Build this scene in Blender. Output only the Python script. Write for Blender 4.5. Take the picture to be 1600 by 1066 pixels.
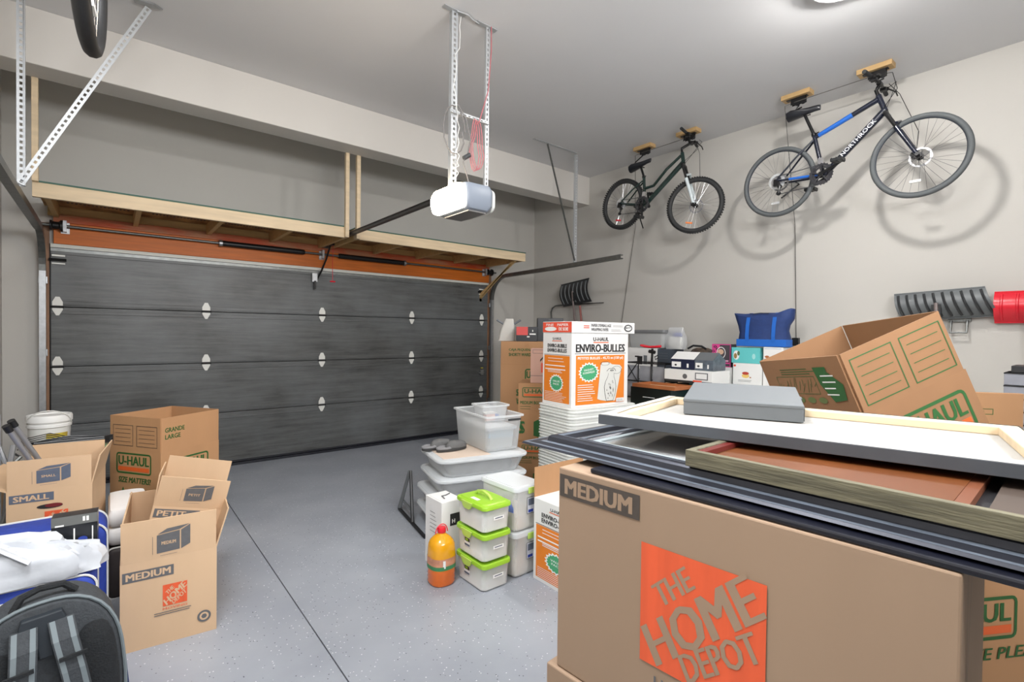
import bpy, math, random
from mathutils import Vector as V, Matrix as M4, noise
random.seed(7)
R = math.radians
sc = bpy.context.scene
COL = sc.collection
for o in list(bpy.data.objects): bpy.data.objects.remove(o)

# ------------------------------------------------------------------ camera, world, lights
FPX, YAW, PIT, ROL, EYE = 773.4, 0.681493, -0.0146126, 0.0118086, 1.468
cy, sy, cp, sp = math.cos(YAW), math.sin(YAW), math.cos(PIT), math.sin(PIT)
FW = V((sy*cp, cy*cp, sp)); R0 = V((cy, -sy, 0)); U0 = R0.cross(FW)
RT = R0*math.cos(ROL) + U0*math.sin(ROL); UP = U0*math.cos(ROL) - R0*math.sin(ROL)
CAM = V((0, 0, EYE))
cd = bpy.data.cameras.new('camera'); cam = bpy.data.objects.new('camera', cd); COL.objects.link(cam)
cd.sensor_width = 36; cd.lens = FPX/1600*36; cd.clip_start = .02
cam.matrix_world = M4(((RT.x, UP.x, -FW.x, 0), (RT.y, UP.y, -FW.y, 0), (RT.z, UP.z, -FW.z, EYE), (0, 0, 0, 1)))
sc.camera = cam
w = bpy.data.worlds.new('world'); sc.world = w; w.use_nodes = True
w.node_tree.nodes['Background'].inputs[0].default_value = (.8, .85, 1, 1)
w.node_tree.nodes['Background'].inputs[1].default_value = .3
sc.view_settings.view_transform = 'Standard'; sc.view_settings.look = 'None'
sc.view_settings.exposure = 0.2; sc.view_settings.gamma = 1; sc.view_settings.use_curve_mapping = False
sc.cycles.max_bounces = 10; sc.cycles.diffuse_bounces = 6; sc.cycles.transparent_max_bounces = 16
sc.cycles.sample_clamp_indirect = 6; sc.cycles.use_denoising = True
sc.cycles.caustics_reflective = False; sc.cycles.caustics_refractive = False
LAMP = V((3.75, 1.31, 3.62))
def light(name, kind, loc, power, col=(1, 1, 1), size=.1, rot=None, sy_=None):
    l = bpy.data.lights.new(name, kind); l.energy = power; l.color = col
    if kind == 'AREA':
        l.size = size
        if sy_: l.shape = 'RECTANGLE'; l.size_y = sy_
    else: l.shadow_soft_size = size
    o = bpy.data.objects.new(name, l); o.location = loc
    if rot: o.rotation_euler = rot
    COL.objects.link(o); return o
light('rear_fill_light', 'AREA', (1.3, -1.25, 2.75), 215, (.97, .98, 1), 2.2, (R(112), 0, 0), 1.1)  # added fill from behind the camera; the back wall has no window
light('side_fill_light', 'AREA', (-.1, 1.2, 3.7), 120, (.97, .98, 1), 1.0, (0, 0, 0), .8)  # added soft fill for the left half, no fixture belongs to it
LAMP_E, LENS_E = 500, 38

D, W, ZC, XL, YB = 6.143, 5.433, 3.76, -.734, -1.3
def ray(x, y): return FW + RT*((x-800)/FPX) - UP*((y-533)/FPX)
def onx(x, y, X): d = ray(x, y); return CAM + d*(X/d.x)
def ony(x, y, Y): d = ray(x, y); return CAM + d*(Y/d.y)
def onz(x, y, z): d = ray(x, y); return CAM + d*((z-EYE)/d.z)

# ------------------------------------------------------------------ materials
MATS = {}
def mat(name, col, rough=.6, metal=0, var=0, scale=8, bump=0, bscale=60, stretch=(1, 1, 1), col2=None, spec=.5, emit=None, alpha=1, coat=0):
    if name in MATS: return MATS[name]
    m = bpy.data.materials.new(name); m.use_nodes = True; MATS[name] = m
    nt = m.node_tree; b = nt.nodes['Principled BSDF']
    b.inputs['Base Color'].default_value = (*col, 1); b.inputs['Roughness'].default_value = rough
    b.inputs['Metallic'].default_value = metal; b.inputs['Specular IOR Level'].default_value = spec
    b.inputs['Coat Weight'].default_value = coat
    if var or bump:
        tc = nt.nodes.new('ShaderNodeTexCoord'); mp = nt.nodes.new('ShaderNodeMapping'); mp.inputs['Scale'].default_value = stretch
        nt.links.new(tc.outputs['Object'], mp.inputs[0])
    if var:
        n = nt.nodes.new('ShaderNodeTexNoise'); n.inputs['Scale'].default_value = scale; n.inputs['Detail'].default_value = 6
        nt.links.new(mp.outputs[0], n.inputs['Vector'])
        r = nt.nodes.new('ShaderNodeValToRGB'); c2 = col2 or tuple(c*(1-var) for c in col)
        r.color_ramp.elements[0].position = .35; r.color_ramp.elements[1].position = .65
        r.color_ramp.elements[0].color = (*c2, 1); r.color_ramp.elements[1].color = (*col, 1)
        nt.links.new(n.outputs['Fac'], r.inputs[0]); nt.links.new(r.outputs[0], b.inputs['Base Color'])
    if bump:
        n = nt.nodes.new('ShaderNodeTexNoise'); n.inputs['Scale'].default_value = bscale; n.inputs['Detail'].default_value = 4
        nt.links.new(mp.outputs[0], n.inputs['Vector'])
        bp = nt.nodes.new('ShaderNodeBump'); bp.inputs['Strength'].default_value = bump; bp.inputs['Distance'].default_value = .01
        nt.links.new(n.outputs['Fac'], bp.inputs['Height']); nt.links.new(bp.outputs[0], b.inputs['Normal'])
    if emit:
        b.inputs['Emission Color'].default_value = (*emit[0], 1); b.inputs['Emission Strength'].default_value = emit[1]
    if alpha < 1: b.inputs['Alpha'].default_value = alpha
    return m
def s2l(r, g, b): return tuple(((c/255+.055)/1.055)**2.4 if c > 10 else c/255/12.92 for c in (r, g, b))
wallm = mat('wall_paint', s2l(193, 190, 184), .75, var=.03, scale=1.5, bump=.05, bscale=120)
ceilm = mat('ceiling_paint', s2l(212, 212, 213), .85, var=.03, scale=1.2)
beamm = mat('bulkhead_paint', s2l(212, 208, 202), .8, var=.03, scale=1.2)
card = mat('cardboard', s2l(206, 174, 140), .8, var=.08, scale=5, bump=.12, bscale=14, stretch=(1, 1, .2))
card2 = mat('cardboard_warm', s2l(182, 138, 98), .8, var=.08, scale=5, bump=.1, bscale=14, stretch=(1, 1, .2))
card3 = mat('cardboard_grey', s2l(152, 128, 106), .8, var=.07, scale=4, bump=.12, bscale=14, stretch=(1, 1, .2))
cardin = mat('cardboard_edge', s2l(205, 175, 140), .85, var=.1, scale=90)
cardtan = mat('cardboard_tan', s2l(176, 132, 92), .8, var=.08, scale=5)
pink = mat('kraft_pink', s2l(196, 155, 138), .7)
inkg = mat('ink_green', s2l(40, 92, 42), .6); inko = mat('ink_orange', s2l(222, 98, 42), .55)
hdo = mat('ink_depot_orange', s2l(224, 92, 52), .6, var=.12, scale=40, stretch=(1, 1, .1)); inkgray = mat('ink_gray', s2l(98, 98, 100), .6, var=.1, scale=60)
inkdk = mat('ink_dark', s2l(74, 66, 60), .6, var=.12, scale=80); inkblue = mat('ink_slate', s2l(92, 100, 116), .6, var=.1, scale=60)
inkblk = mat('ink_black', (.02, .02, .022), .5); inkwh = mat('ink_white', s2l(235, 235, 232), .5)
orange = mat('print_orange', s2l(226, 128, 38), .45); greenp = mat('print_green', s2l(70, 160, 112), .5)
white = mat('white_card', s2l(226, 226, 224), .45); redp = mat('print_red', s2l(226, 86, 62), .5)
offw = mat('off_white_plastic', s2l(216, 216, 212), .4); blackp = mat('black_plastic', s2l(32, 33, 35), .4)
darkp = mat('dark_plastic', s2l(58, 60, 62), .45, var=.2, scale=12)
pine = mat('pine_wood', s2l(222, 200, 166), .6, var=.14, scale=3, stretch=(1, 9, 9), bump=.05, bscale=20)
pined = mat('pine_shelf', s2l(214, 178, 122), .6, var=.2, scale=3, stretch=(1, 9, 9))
fir = mat('stained_fir', s2l(214, 112, 22), .5, var=.22, scale=2.5, stretch=(1, 14, 14), bump=.05, bscale=15)
woodh = mat('hoist_wood', s2l(196, 162, 112), .5, var=.15, scale=5, stretch=(6, 1, 6))
steel = mat('galvanised', s2l(178, 180, 182), .38, .85, var=.15, scale=30)
steeld = mat('track_steel', s2l(120, 122, 120), .4, .8, var=.2, scale=25)
ironw = mat('white_iron', s2l(182, 185, 187), .4, .3)
blackm = mat('black_metal', (.012, .012, .013), .35, .3); chrome = mat('chrome', (.7, .7, .72), .2, 1)
rubber = mat('tyre_rubber', s2l(44, 45, 46), .7, var=.2, scale=50); rubberg = mat('tyre_grey', s2l(84, 88, 90), .65)
navyp = mat('frame_navy', s2l(18, 24, 42), .25, coat=.5); bluef = mat('frame_blue', s2l(30, 98, 190), .25, coat=.5)
greenf = mat('frame_green', s2l(22, 46, 42), .25, coat=.5); whitef = mat('fork_white', s2l(205, 215, 218), .3)
redm = mat('red_plastic', s2l(214, 32, 50), .3)
bluefab = mat('blue_fabric', s2l(42, 66, 160), .8, var=.15, scale=30, bump=.15, bscale=200)
navyfab = mat('navy_fabric', s2l(34, 58, 112), .75, var=.15, scale=20, bump=.3, bscale=25)
cobalt = mat('cobalt_fabric', s2l(22, 96, 186), .7, bump=.2, bscale=30)
greyfab = mat('charcoal_fabric', s2l(62, 66, 70), .85, var=.2, scale=60, bump=.3, bscale=150)
blkfab = mat('black_fabric', s2l(30, 33, 36), .9, var=.3, scale=90, bump=.4, bscale=150)
greytrim = mat('grey_webbing', s2l(112, 122, 126), .8)
lime = mat('lime_plastic', s2l(150, 196, 52), .35); limet = mat('lime_clip', s2l(178, 208, 96), .4)
silverc = mat('silver_card', s2l(100, 104, 107), .5); paper = mat('canvas_back', s2l(168, 165, 159), .8, var=.05, scale=8)
quilt = mat('white_cloth', s2l(236, 235, 234), .85, bump=.3, bscale=9)
slate = mat('slate_edge', s2l(78, 82, 88), .55, var=.25, scale=7); greywood = mat('weathered_grey_wood', s2l(112, 107, 86), .65, var=.5, scale=9, stretch=(1, 12, 12), bump=.2, bscale=25)
brownw = mat('brown_board', s2l(104, 56, 20), .5, var=.2, scale=3, stretch=(3, 1, 3)); framem = mat('pewter_moulding', s2l(62, 64, 72), .28, .55, var=.15, scale=4, stretch=(3, .5, 3))
frameh = mat('pewter_highlight', s2l(136, 146, 160), .3, .6, var=.2, scale=5, stretch=(3, .3, 3))
juice = mat('juice_yellow', s2l(226, 158, 20), .15, coat=.6); juice2 = mat('juice_orange', s2l(226, 108, 22), .15, coat=.6)
teal = mat('teal_card', s2l(96, 190, 190), .5); sky = mat('pale_blue_card', s2l(120, 184, 222), .5); pinkp = mat('hot_pink', s2l(214, 72, 142), .5)
tray = mat('red_wood', s2l(176, 106, 62), .5, var=.2, scale=6)
darkgap = mat('joint_dark', (.05, .052, .055), .9)

def glassy(name, col, fac, rough=.25):
    m = bpy.data.materials.new(name); m.use_nodes = True; nt = m.node_tree; nt.nodes.clear(); MATS[name] = m
    o = nt.nodes.new('ShaderNodeOutputMaterial'); t = nt.nodes.new('ShaderNodeBsdfTransparent'); p = nt.nodes.new('ShaderNodeBsdfPrincipled')
    p.inputs['Base Color'].default_value = (*col, 1); p.inputs['Roughness'].default_value = rough
    p.inputs['Subsurface Weight'].default_value = 0
    x = nt.nodes.new('ShaderNodeMixShader'); f = nt.nodes.new('ShaderNodeLayerWeight'); f.inputs[0].default_value = .4
    mr = nt.nodes.new('ShaderNodeMapRange'); mr.inputs[3].default_value = fac; mr.inputs[4].default_value = min(1, fac+.4)
    nt.links.new(f.outputs['Facing'], mr.inputs[0]); nt.links.new(mr.outputs[0], x.inputs[0])
    nt.links.new(t.outputs[0], x.inputs[1]); nt.links.new(p.outputs[0], x.inputs[2]); nt.links.new(x.outputs[0], o.inputs[0]); return m
clear = glassy('clear_plastic', s2l(222, 225, 226), .2); clearr = glassy('frosted_rim', s2l(226, 230, 232), .5)
milky = glassy('milky_plastic', s2l(240, 242, 240), .25); glass = glassy('picture_glass', (.55, .57, .6), .10, .03)
film = glassy('thin_film', s2l(225, 228, 230), .3, .15)

def floor_mat():
    m = bpy.data.materials.new('epoxy_floor'); m.use_nodes = True; nt = m.node_tree; b = nt.nodes['Principled BSDF']
    tc = nt.nodes.new('ShaderNodeTexCoord')
    def ramp(src, a, ca, bb, cb):
        r = nt.nodes.new('ShaderNodeValToRGB'); r.color_ramp.elements[0].position = a; r.color_ramp.elements[1].position = bb
        r.color_ramp.elements[0].color = (*ca, 1); r.color_ramp.elements[1].color = (*cb, 1); nt.links.new(src, r.inputs[0]); return r.outputs[0]
    n = nt.nodes.new('ShaderNodeTexNoise'); n.inputs['Scale'].default_value = 2.2; n.inputs['Detail'].default_value = 7
    nt.links.new(tc.outputs['Object'], n.inputs['Vector'])
    base = ramp(n.outputs['Fac'], .35, s2l(146, 151, 160), .65, s2l(158, 163, 171))
    def flecks(scale, thr, col, prev, seed):
        v = nt.nodes.new('ShaderNodeTexVoronoi'); v.inputs['Scale'].default_value = scale
        mp = nt.nodes.new('ShaderNodeMapping'); mp.inputs['Location'].default_value = (seed, seed*2, 0); nt.links.new(tc.outputs['Object'], mp.inputs[0]); nt.links.new(mp.outputs[0], v.inputs['Vector'])
        sepx = nt.nodes.new('ShaderNodeSeparateColor'); nt.links.new(v.outputs['Color'], sepx.inputs[0])
        k = nt.nodes.new('ShaderNodeMath'); k.operation = 'LESS_THAN'; k.inputs[1].default_value = .22; nt.links.new(v.outputs['Distance'], k.inputs[0])
        k2 = nt.nodes.new('ShaderNodeMath'); k2.operation = 'LESS_THAN'; k2.inputs[1].default_value = thr; nt.links.new(sepx.outputs[0], k2.inputs[0])
        k3 = nt.nodes.new('ShaderNodeMath'); k3.operation = 'MULTIPLY'; nt.links.new(k.outputs[0], k3.inputs[0]); nt.links.new(k2.outputs[0], k3.inputs[1])
        mx = nt.nodes.new('ShaderNodeMix'); mx.data_type = 'RGBA'; nt.links.new(k3.outputs[0], mx.inputs[0]); nt.links.new(prev, mx.inputs[6]); mx.inputs[7].default_value = (*col, 1); return mx.outputs[2]
    c = flecks(70, .16, s2l(210, 212, 214), base, 3.1); c = flecks(80, .09, s2l(70, 72, 76), c, 9.7)
    nt.links.new(c, b.inputs['Base Color']); b.inputs['Roughness'].default_value = .33; b.inputs['Specular IOR Level'].default_value = .45
    bp = nt.nodes.new('ShaderNodeBump'); bp.inputs['Strength'].default_value = .08; n2 = nt.nodes.new('ShaderNodeTexNoise'); n2.inputs['Scale'].default_value = 60
    nt.links.new(tc.outputs['Object'], n2.inputs['Vector']); nt.links.new(n2.outputs['Fac'], bp.inputs['Height']); nt.links.new(bp.outputs[0], b.inputs['Normal'])
    return m
floorm = floor_mat()
def door_mat():
    m = bpy.data.materials.new('door_skin'); m.use_nodes = True; nt = m.node_tree; b = nt.nodes['Principled BSDF']
    tc = nt.nodes.new('ShaderNodeTexCoord'); mp = nt.nodes.new('ShaderNodeMapping'); mp.inputs['Scale'].default_value = (.7, 1, 9); nt.links.new(tc.outputs['Object'], mp.inputs[0])
    n = nt.nodes.new('ShaderNodeTexNoise'); n.inputs['Scale'].default_value = 2.6; n.inputs['Detail'].default_value = 10; n.inputs['Roughness'].default_value = .72; nt.links.new(mp.outputs[0], n.inputs['Vector'])
    r = nt.nodes.new('ShaderNodeValToRGB'); r.color_ramp.elements[0].position = .3; r.color_ramp.elements[1].position = .72
    r.color_ramp.elements[0].color = (*s2l(46, 47, 46), 1); r.color_ramp.elements[1].color = (*s2l(96, 97, 96), 1)
    n3 = nt.nodes.new('ShaderNodeTexNoise'); n3.inputs['Scale'].default_value = 1.6; n3.inputs['Detail'].default_value = 5; nt.links.new(tc.outputs['Object'], n3.inputs['Vector'])
    r3 = nt.nodes.new('ShaderNodeValToRGB'); r3.color_ramp.elements[0].position = .38; r3.color_ramp.elements[1].position = .68; r3.color_ramp.elements[0].color = (0, 0, 0, 1); r3.color_ramp.elements[1].color = (.55, .55, .55, 1)
    nt.links.new(n3.outputs['Fac'], r3.inputs[0]); mx = nt.nodes.new('ShaderNodeMix'); mx.data_type = 'RGBA'; mx.inputs[7].default_value = (*s2l(112, 116, 118), 1)
    nt.links.new(n.outputs['Fac'], r.inputs[0]); nt.links.new(r3.outputs[0], mx.inputs[0]); nt.links.new(r.outputs[0], mx.inputs[6]); nt.links.new(mx.outputs[2], b.inputs['Base Color']); b.inputs['Roughness'].default_value = .42
    bp = nt.nodes.new('ShaderNodeBump'); bp.inputs['Strength'].default_value = .35; bp.inputs['Distance'].default_value = .004
    nt.links.new(n.outputs['Fac'], bp.inputs['Height']); nt.links.new(bp.outputs[0], b.inputs['Normal']); return m
doorm = door_mat()

# ------------------------------------------------------------------ mesh builder
class MB:
    def __init__(s): s.v = []; s.f = []; s.m = []; s.T = M4.Identity(4); s.sm = []
    def add(s, vs, fs, mi=0, smooth=False):
        b = len(s.v); s.v += [s.T @ V(p) for p in vs]; s.f += [tuple(b+i for i in f) for f in fs]; s.m += [mi]*len(fs); s.sm += [smooth]*len(fs); return s
    def box(s, x0, x1, y0, y1, z0, z1, mi=0):
        return s.add([(x, y, z) for z in (z0, z1) for y in (y0, y1) for x in (x0, x1)], [(0, 2, 3, 1), (4, 5, 7, 6), (0, 1, 5, 4), (2, 6, 7, 3), (0, 4, 6, 2), (1, 3, 7, 5)], mi)
    def tube(s, pts, r, n=8, mi=0, closed=False, flat=1, cap=True):
        pts = [V(p) for p in pts]; N = len(pts); vs = []; fs = []; rr = r if isinstance(r, (list, tuple)) else [r]*N
        up = None
        for i, p in enumerate(pts):
            a = pts[(i-1) % N] if (closed or i) else p; c = pts[(i+1) % N] if (closed or i < N-1) else p
            t = (c-a).normalized() if (c-a).length > 1e-9 else V((0, 0, 1))
            if up is None: up = (V((0, 0, 1)) if abs(t.z) < .9 else V((1, 0, 0)))
            x = t.cross(up); x = x.normalized() if x.length > 1e-6 else t.orthogonal().normalized(); u = x.cross(t).normalized(); up = u
            for k in range(n):
                q = 2*math.pi*k/n; vs.append(p + x*(math.cos(q)*rr[i]) + u*(math.sin(q)*rr[i]*flat))
        for i in range(N if closed else N-1):
            for k in range(n):
                a = i*n+k; b = i*n+(k+1) % n; c = ((i+1) % N)*n+(k+1) % n; d = ((i+1) % N)*n+k; fs.append((a, b, c, d))
        if not closed and cap: fs += [tuple(range(n-1, -1, -1)), tuple(range((N-1)*n, N*n))]
        return s.add(vs, fs, mi, True)
    def cyl(s, p, q, r, n=16, mi=0, r2=None):
        s.tube([p, q], [r, r if r2 is None else r2], n, mi); return s
    def loft(s, rings, mi=0, cap0=True, cap1=True, smooth=True):
        n = len(rings[0]); vs = [p for r in rings for p in r]; fs = []
        for i in range(len(rings)-1):
            for k in range(n): fs.append((i*n+k, i*n+(k+1) % n, (i+1)*n+(k+1) % n, (i+1)*n+k))
        if cap0: fs.append(tuple(range(n-1, -1, -1)))
        if cap1: fs.append(tuple(range((len(rings)-1)*n, len(rings)*n)))
        return s.add(vs, fs, mi, smooth)
    def lathe(s, prof, c=(0, 0, 0), n=24, mi=0, axis='z'):
        rings = []
        for r, h in prof:
            ring = []
            for k in range(n):
                q = 2*math.pi*k/n; a, b = math.cos(q)*r, math.sin(q)*r
                p = {'z': (a, b, h), 'y': (b, h, a), 'x': (h, a, b)}[axis]; ring.append(V(c)+V(p))
            rings.append(ring)
        return s.loft(rings, mi)
    def prism(s, outline, y0, y1, mi=0, ax='y'):
        f = {'y': lambda a, b, c: (a, c, b), 'x': lambda a, b, c: (c, a, b), 'z': lambda a, b, c: (a, b, c)}[ax]
        return s.loft([[V(f(a, b, y0)) for a, b in outline], [V(f(a, b, y1)) for a, b in outline]], mi, smooth=False)
    def build(s, name, mats, parent=None, loc=None, rot=None, bevel=0, mw=None, sub=0):
        me = bpy.data.meshes.new(name); me.from_pydata([tuple(p) for p in s.v], [], s.f)
        if not isinstance(mats, (list, tuple)): mats = [mats]
        for m in mats: me.materials.append(m)
        me.polygons.foreach_set('material_index', s.m); me.polygons.foreach_set('use_smooth', s.sm)
        me.update()
        import bmesh
        bm = bmesh.new(); bm.from_mesh(me); bmesh.ops.recalc_face_normals(bm, faces=bm.faces); bm.to_mesh(me); bm.free()
        if any(s.sm): me.set_sharp_from_angle(angle=R(42))
        o = bpy.data.objects.new(name, me); COL.objects.link(o)
        if parent: o.parent = parent
        if mw is not None: o.matrix_world = mw
        if loc is not None: o.location = loc
        if rot is not None: o.rotation_euler = rot
        if bevel:
            b = o.modifiers.new('bevel', 'BEVEL'); b.width = bevel; b.segments = 2; b.limit_method = 'ANGLE'; b.angle_limit = R(40)
        if sub:
            b = o.modifiers.new('sub', 'SUBSURF'); b.levels = sub; b.render_levels = sub
        return o
def rr(w, d, r, n=4, z=0, cx=0, cy_=0):
    pts = []
    for qx, qy, a0 in ((1, 1, 0), (-1, 1, 90), (-1, -1, 180), (1, -1, 270)):
        for k in range(n+1):
            a = R(a0+90*k/n); pts.append(V((cx+qx*(w/2-r)+r*math.cos(a), cy_+qy*(d/2-r)+r*math.sin(a), z)))
    return pts
def tag(o, label, cat, group=None, kind=None):
    if label: o['label'] = label
    if cat: o['category'] = cat
    if group: o['group'] = group
    if kind: o['kind'] = kind
    return o
def thing(name, label, cat, loc=(0, 0, 0), rz=0, group=None, mw=None):
    o = bpy.data.objects.new(name, None); COL.objects.link(o); o.empty_display_size = .05
    if mw is not None: o.matrix_world = mw
    else: o.location = loc; o.rotation_euler = (0, 0, rz)
    return tag(o, label, cat, group)
def lab(o, label): o['label'] = label; return o
def stuff(o): o['kind'] = 'stuff'; return o
def struct(o): o['kind'] = 'structure'; return o
def dup(o, parent=None):
    c = o.copy(); COL.objects.link(c); c.parent = parent
    for ch in list(o.children): dup(ch, c)
    return c

# ------------------------------------------------------------------ flat print on faces
_T = {}
def textmesh(t, bold):
    if (t, bold) in _T: return _T[(t, bold)]
    c = bpy.data.curves.new('lettering', 'FONT'); c.body = t; c.size = 1; c.resolution_u = 2
    o = bpy.data.objects.new('lettering', c); me = bpy.data.meshes.new_from_object(o)
    vs = [(p.co.x, p.co.y) for p in me.vertices]; fs = [tuple(f.vertices) for f in me.polygons]
    bpy.data.objects.remove(o); bpy.data.meshes.remove(me); bpy.data.curves.remove(c)
    x0 = min(p[0] for p in vs); x1 = max(p[0] for p in vs); y0 = min(p[1] for p in vs); y1 = max(p[1] for p in vs)
    _T[(t, bold)] = ([((x-x0)/(x1-x0), (y-y0)/(y1-y0)) for x, y in vs], fs); return _T[(t, bold)]
class Print:
    def __init__(s, O, U, Vv, eps=.0011):
        s.O = V(O); s.U = V(U).normalized(); s.V = V(Vv).normalized(); s.N = s.U.cross(s.V); s.mb = MB(); s.mats = []; s.e = eps
    def mi(s, m):
        if m not in s.mats: s.mats.append(m)
        return s.mats.index(m)
    def p(s, u, v): return s.O + s.U*u + s.V*v + s.N*s.e
    def put(s, pts, fs, m, step=.00025): s.mb.add([s.p(*q) for q in pts], fs, s.mi(m)); s.e += step; return s
    def poly(s, pts, m): return s.put(pts, [tuple(range(len(pts)))], m)
    def rect(s, u0, v0, u1, v1, m): return s.poly([(u0, v0), (u1, v0), (u1, v1), (u0, v1)], m)
    def line(s, a, b, t, m):
        dx, dy = b[0]-a[0], b[1]-a[1]; L = math.hypot(dx, dy); nx, ny = -dy/L*t/2, dx/L*t/2
        return s.put([(a[0]+nx, a[1]+ny), (a[0]-nx, a[1]-ny), (b[0]-nx, b[1]-ny), (b[0]+nx, b[1]+ny)], [(0, 1, 2, 3)], m, 0)
    def frame(s, u0, v0, u1, v1, t, m, r=0):
        def ring(k):
            a, b, c, d = u0+k, v0+k, u1-k, v1-k; q = max(r-k, .0001)
            if not r: return [(a, b), (c, b), (c, d), (a, d)]
            o = []
            for X, Y, a0 in ((c-q, d-q, 0), (a+q, d-q, 90), (a+q, b+q, 180), (c-q, b+q, 270)):
                for i in range(4): o.append((X+q*math.cos(R(a0+30*i)), Y+q*math.sin(R(a0+30*i))))
            return o
        A, B = ring(0), ring(t); n = len(A)
        return s.put(A+B, [(i, (i+1) % n, n+(i+1) % n, n+i) for i in range(n)], m)
    def disc(s, u, v, a, b, m, n=20, r0=0, star=0):
        P = [(u+a*(1+(star if i % 2 else 0))*math.cos(2*math.pi*i/n), v+b*(1+(star if i % 2 else 0))*math.sin(2*math.pi*i/n)) for i in range(n)]
        if r0:
            Q = [(u+a*r0*math.cos(2*math.pi*i/n), v+b*r0*math.sin(2*math.pi*i/n)) for i in range(n)]
            return s.put(P+Q, [(i, (i+1) % n, n+(i+1) % n, n+i) for i in range(n)], m)
        return s.poly(P, m)
    def text(s, t, u, v, w, h, m, bold=.02, rot=0, shear=0, vshear=0):
        vs, fs = textmesh(t, 0); a = R(rot); ca, sa = math.cos(a), math.sin(a)
        k = bold*h*1.1; cp_ = ((-k, -k*.4), (k, -k*.4), (-k, k*.4), (k, k*.4)) if bold > .025 else ((-k, 0), (k, 0))
        for dx, dy in cp_:
            pts = []
            for x, y in vs:
                X = x*w + y*h*shear + dx; Y = y*h + x*w*vshear + dy; pts.append((u+X*ca-Y*sa, v+X*sa+Y*ca))
            s.put(pts, fs, m, .00002)
        s.e += .0002; return s
    def atext(s, t, o, e1, e2, m, bold=.03):
        vs, fs = textmesh(t, 0); L1 = math.hypot(*e1); k = bold*math.hypot(*e2)
        for d in (-1, 0, 1): s.put([(o[0]+x*e1[0]+y*e2[0]+e1[0]/L1*k*d, o[1]+x*e1[1]+y*e2[1]+e1[1]/L1*k*d) for x, y in vs], fs, m, .00002)
        s.e += .0002; return s
    def lines(s, u0, u1, v0, v1, n, m, t=.003):
        for i in range(n):
            v = v0+(v1-v0)*i/max(1, n-1); s.line((u0, v), (u1-(u1-u0)*.25*random.random(), v), t, m)
        s.e += .0002; return s
    def build(s, parent, name='printed_lettering'): return s.mb.build(name, s.mats, parent)
def depot(p, u, v, w, h, ink=None, bg=None):
    """orange square with slanting stencil words, as printed on the cartons"""
    ink = ink or card3
    p.rect(u, v, u+w, v+h, hdo)
    def A(t, o, e1, e2, bd): p.atext(t, (u+o[0]*w, v+o[1]*h), (e1[0]*w, e1[1]*h), (e2[0]*w, e2[1]*h), ink, bd)
    A('THE', (.20, .52), (.28, .26), (-.10, .14), .05)
    A('HOME', (.175, .02), (.82, .74), (-.16, .27), .055)
    A('DEPOT', (.44, .015), (.55, .44), (-.095, .18), .045)
def uhaul(p, u, v, w, h, ink=None):
    ink = ink or inkg
    p.frame(u, v, u+w, v+h, h*.08, ink, h*.16)
    p.text('U-HAUL', u+w*.07, v+h*.42, w*.86, h*.42, ink, .045)
    p.rect(u+w*.06, v+h*.14, u+w*.94, v+h*.33, inko)
def panels(p, u0, v0, u1, v1, m=None, n=4, t=.0035):
    m = m or inkg; mid = (u0+u1)/2; g = (u1-u0)*.04
    for a, b in ((u0, mid-g), (mid+g, u1)):
        p.frame(a, v0, b, v1, t, m)
        for i in range(n):
            v = v0+(v1-v0)*(i+1)/(n+1); p.line((a+(b-a)*.12, v), (b-(b-a)*.12, v), t*.7, m)
    p.e += .0003
def cubeicon(p, u, v, w, h, m, word=None, wordm=None):
    p.poly([(u, v), (u+w*.68, v+h*.04), (u+w*.68, v+h*.8), (u, v+h*.72)], m)
    p.poly([(u+w*.72, v+h*.04), (u+w, v+h*.2), (u+w, v+h*.98), (u+w*.72, v+h*.8)], m)
    p.poly([(u+w*.02, v+h*.76), (u+w*.68, v+h*.84), (u+w*.98, v+h), (u+w*.3, v+h*.94)], m)
    if word: p.text(word, u+w*.14, v+h*.32, w*.42, h*.13, wordm, .03)
    p.line((u-w*.12, v), (u-w*.12, v+h*.7), h*.012, m); p.line((u+w*.1, v-h*.1), (u+w*.6, v-h*.08), h*.012, m); p.e += .0003

def carton(name, label, w, d, h, loc=(0, 0, 0), rz=0, flaps=None, m=card, group=None, slit=.003, t=.006, mw=None, closed=False, cat='carton', tape=True):
    """origin: the front bottom corner at low x; x along the front, y back, z up. flaps: side -> (length, angle from vertical outward)"""
    o = thing(name, label, cat, loc, rz, group, mw)
    b = MB()
    if closed:
        b.box(0, w, 0, d, 0, h); bd = b.build('body', m, o, bevel=.003)
        if tape:
            g = MB(); g.box(w*.46, w*.54, -.0008, d+.0008, h, h+.0012); g.box(w*.46, w*.54, -.0012, 0, h-.06, h+.001); g.build('packing_tape', cardtan, o)
        return o
    b.box(0, w, 0, d, 0, t); b.box(0, w, 0, t, t, h); b.box(0, w, d-t, d, t, h); b.box(0, t, t, d-t, t, h); b.box(w-t, w, t, d-t, t, h)
    b.build('body', m, o)
    for side, (L, ang) in (flaps or {}).items():
        f = MB(); a = R(ang); g = slit
        if side in 'FB': f.box(g, w-g, -t/2, t/2, 0, L)
        else: f.box(-t/2, t/2, g, d-g, 0, L)
        q = f.build('flap', m, o)
        q.location = {'F': (0, t/2, h), 'B': (0, d-t/2, h), 'L': (t/2, 0, h), 'R': (w-t/2, 0, h)}[side]
        q.rotation_euler = {'F': (a, 0, 0), 'B': (-a, 0, 0), 'L': (0, -a, 0), 'R': (0, a, 0)}[side]
    return o
def flapprint(o, side, w):
    """a Print whose frame follows the first flap of that side (front or right)"""
    return None

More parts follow.
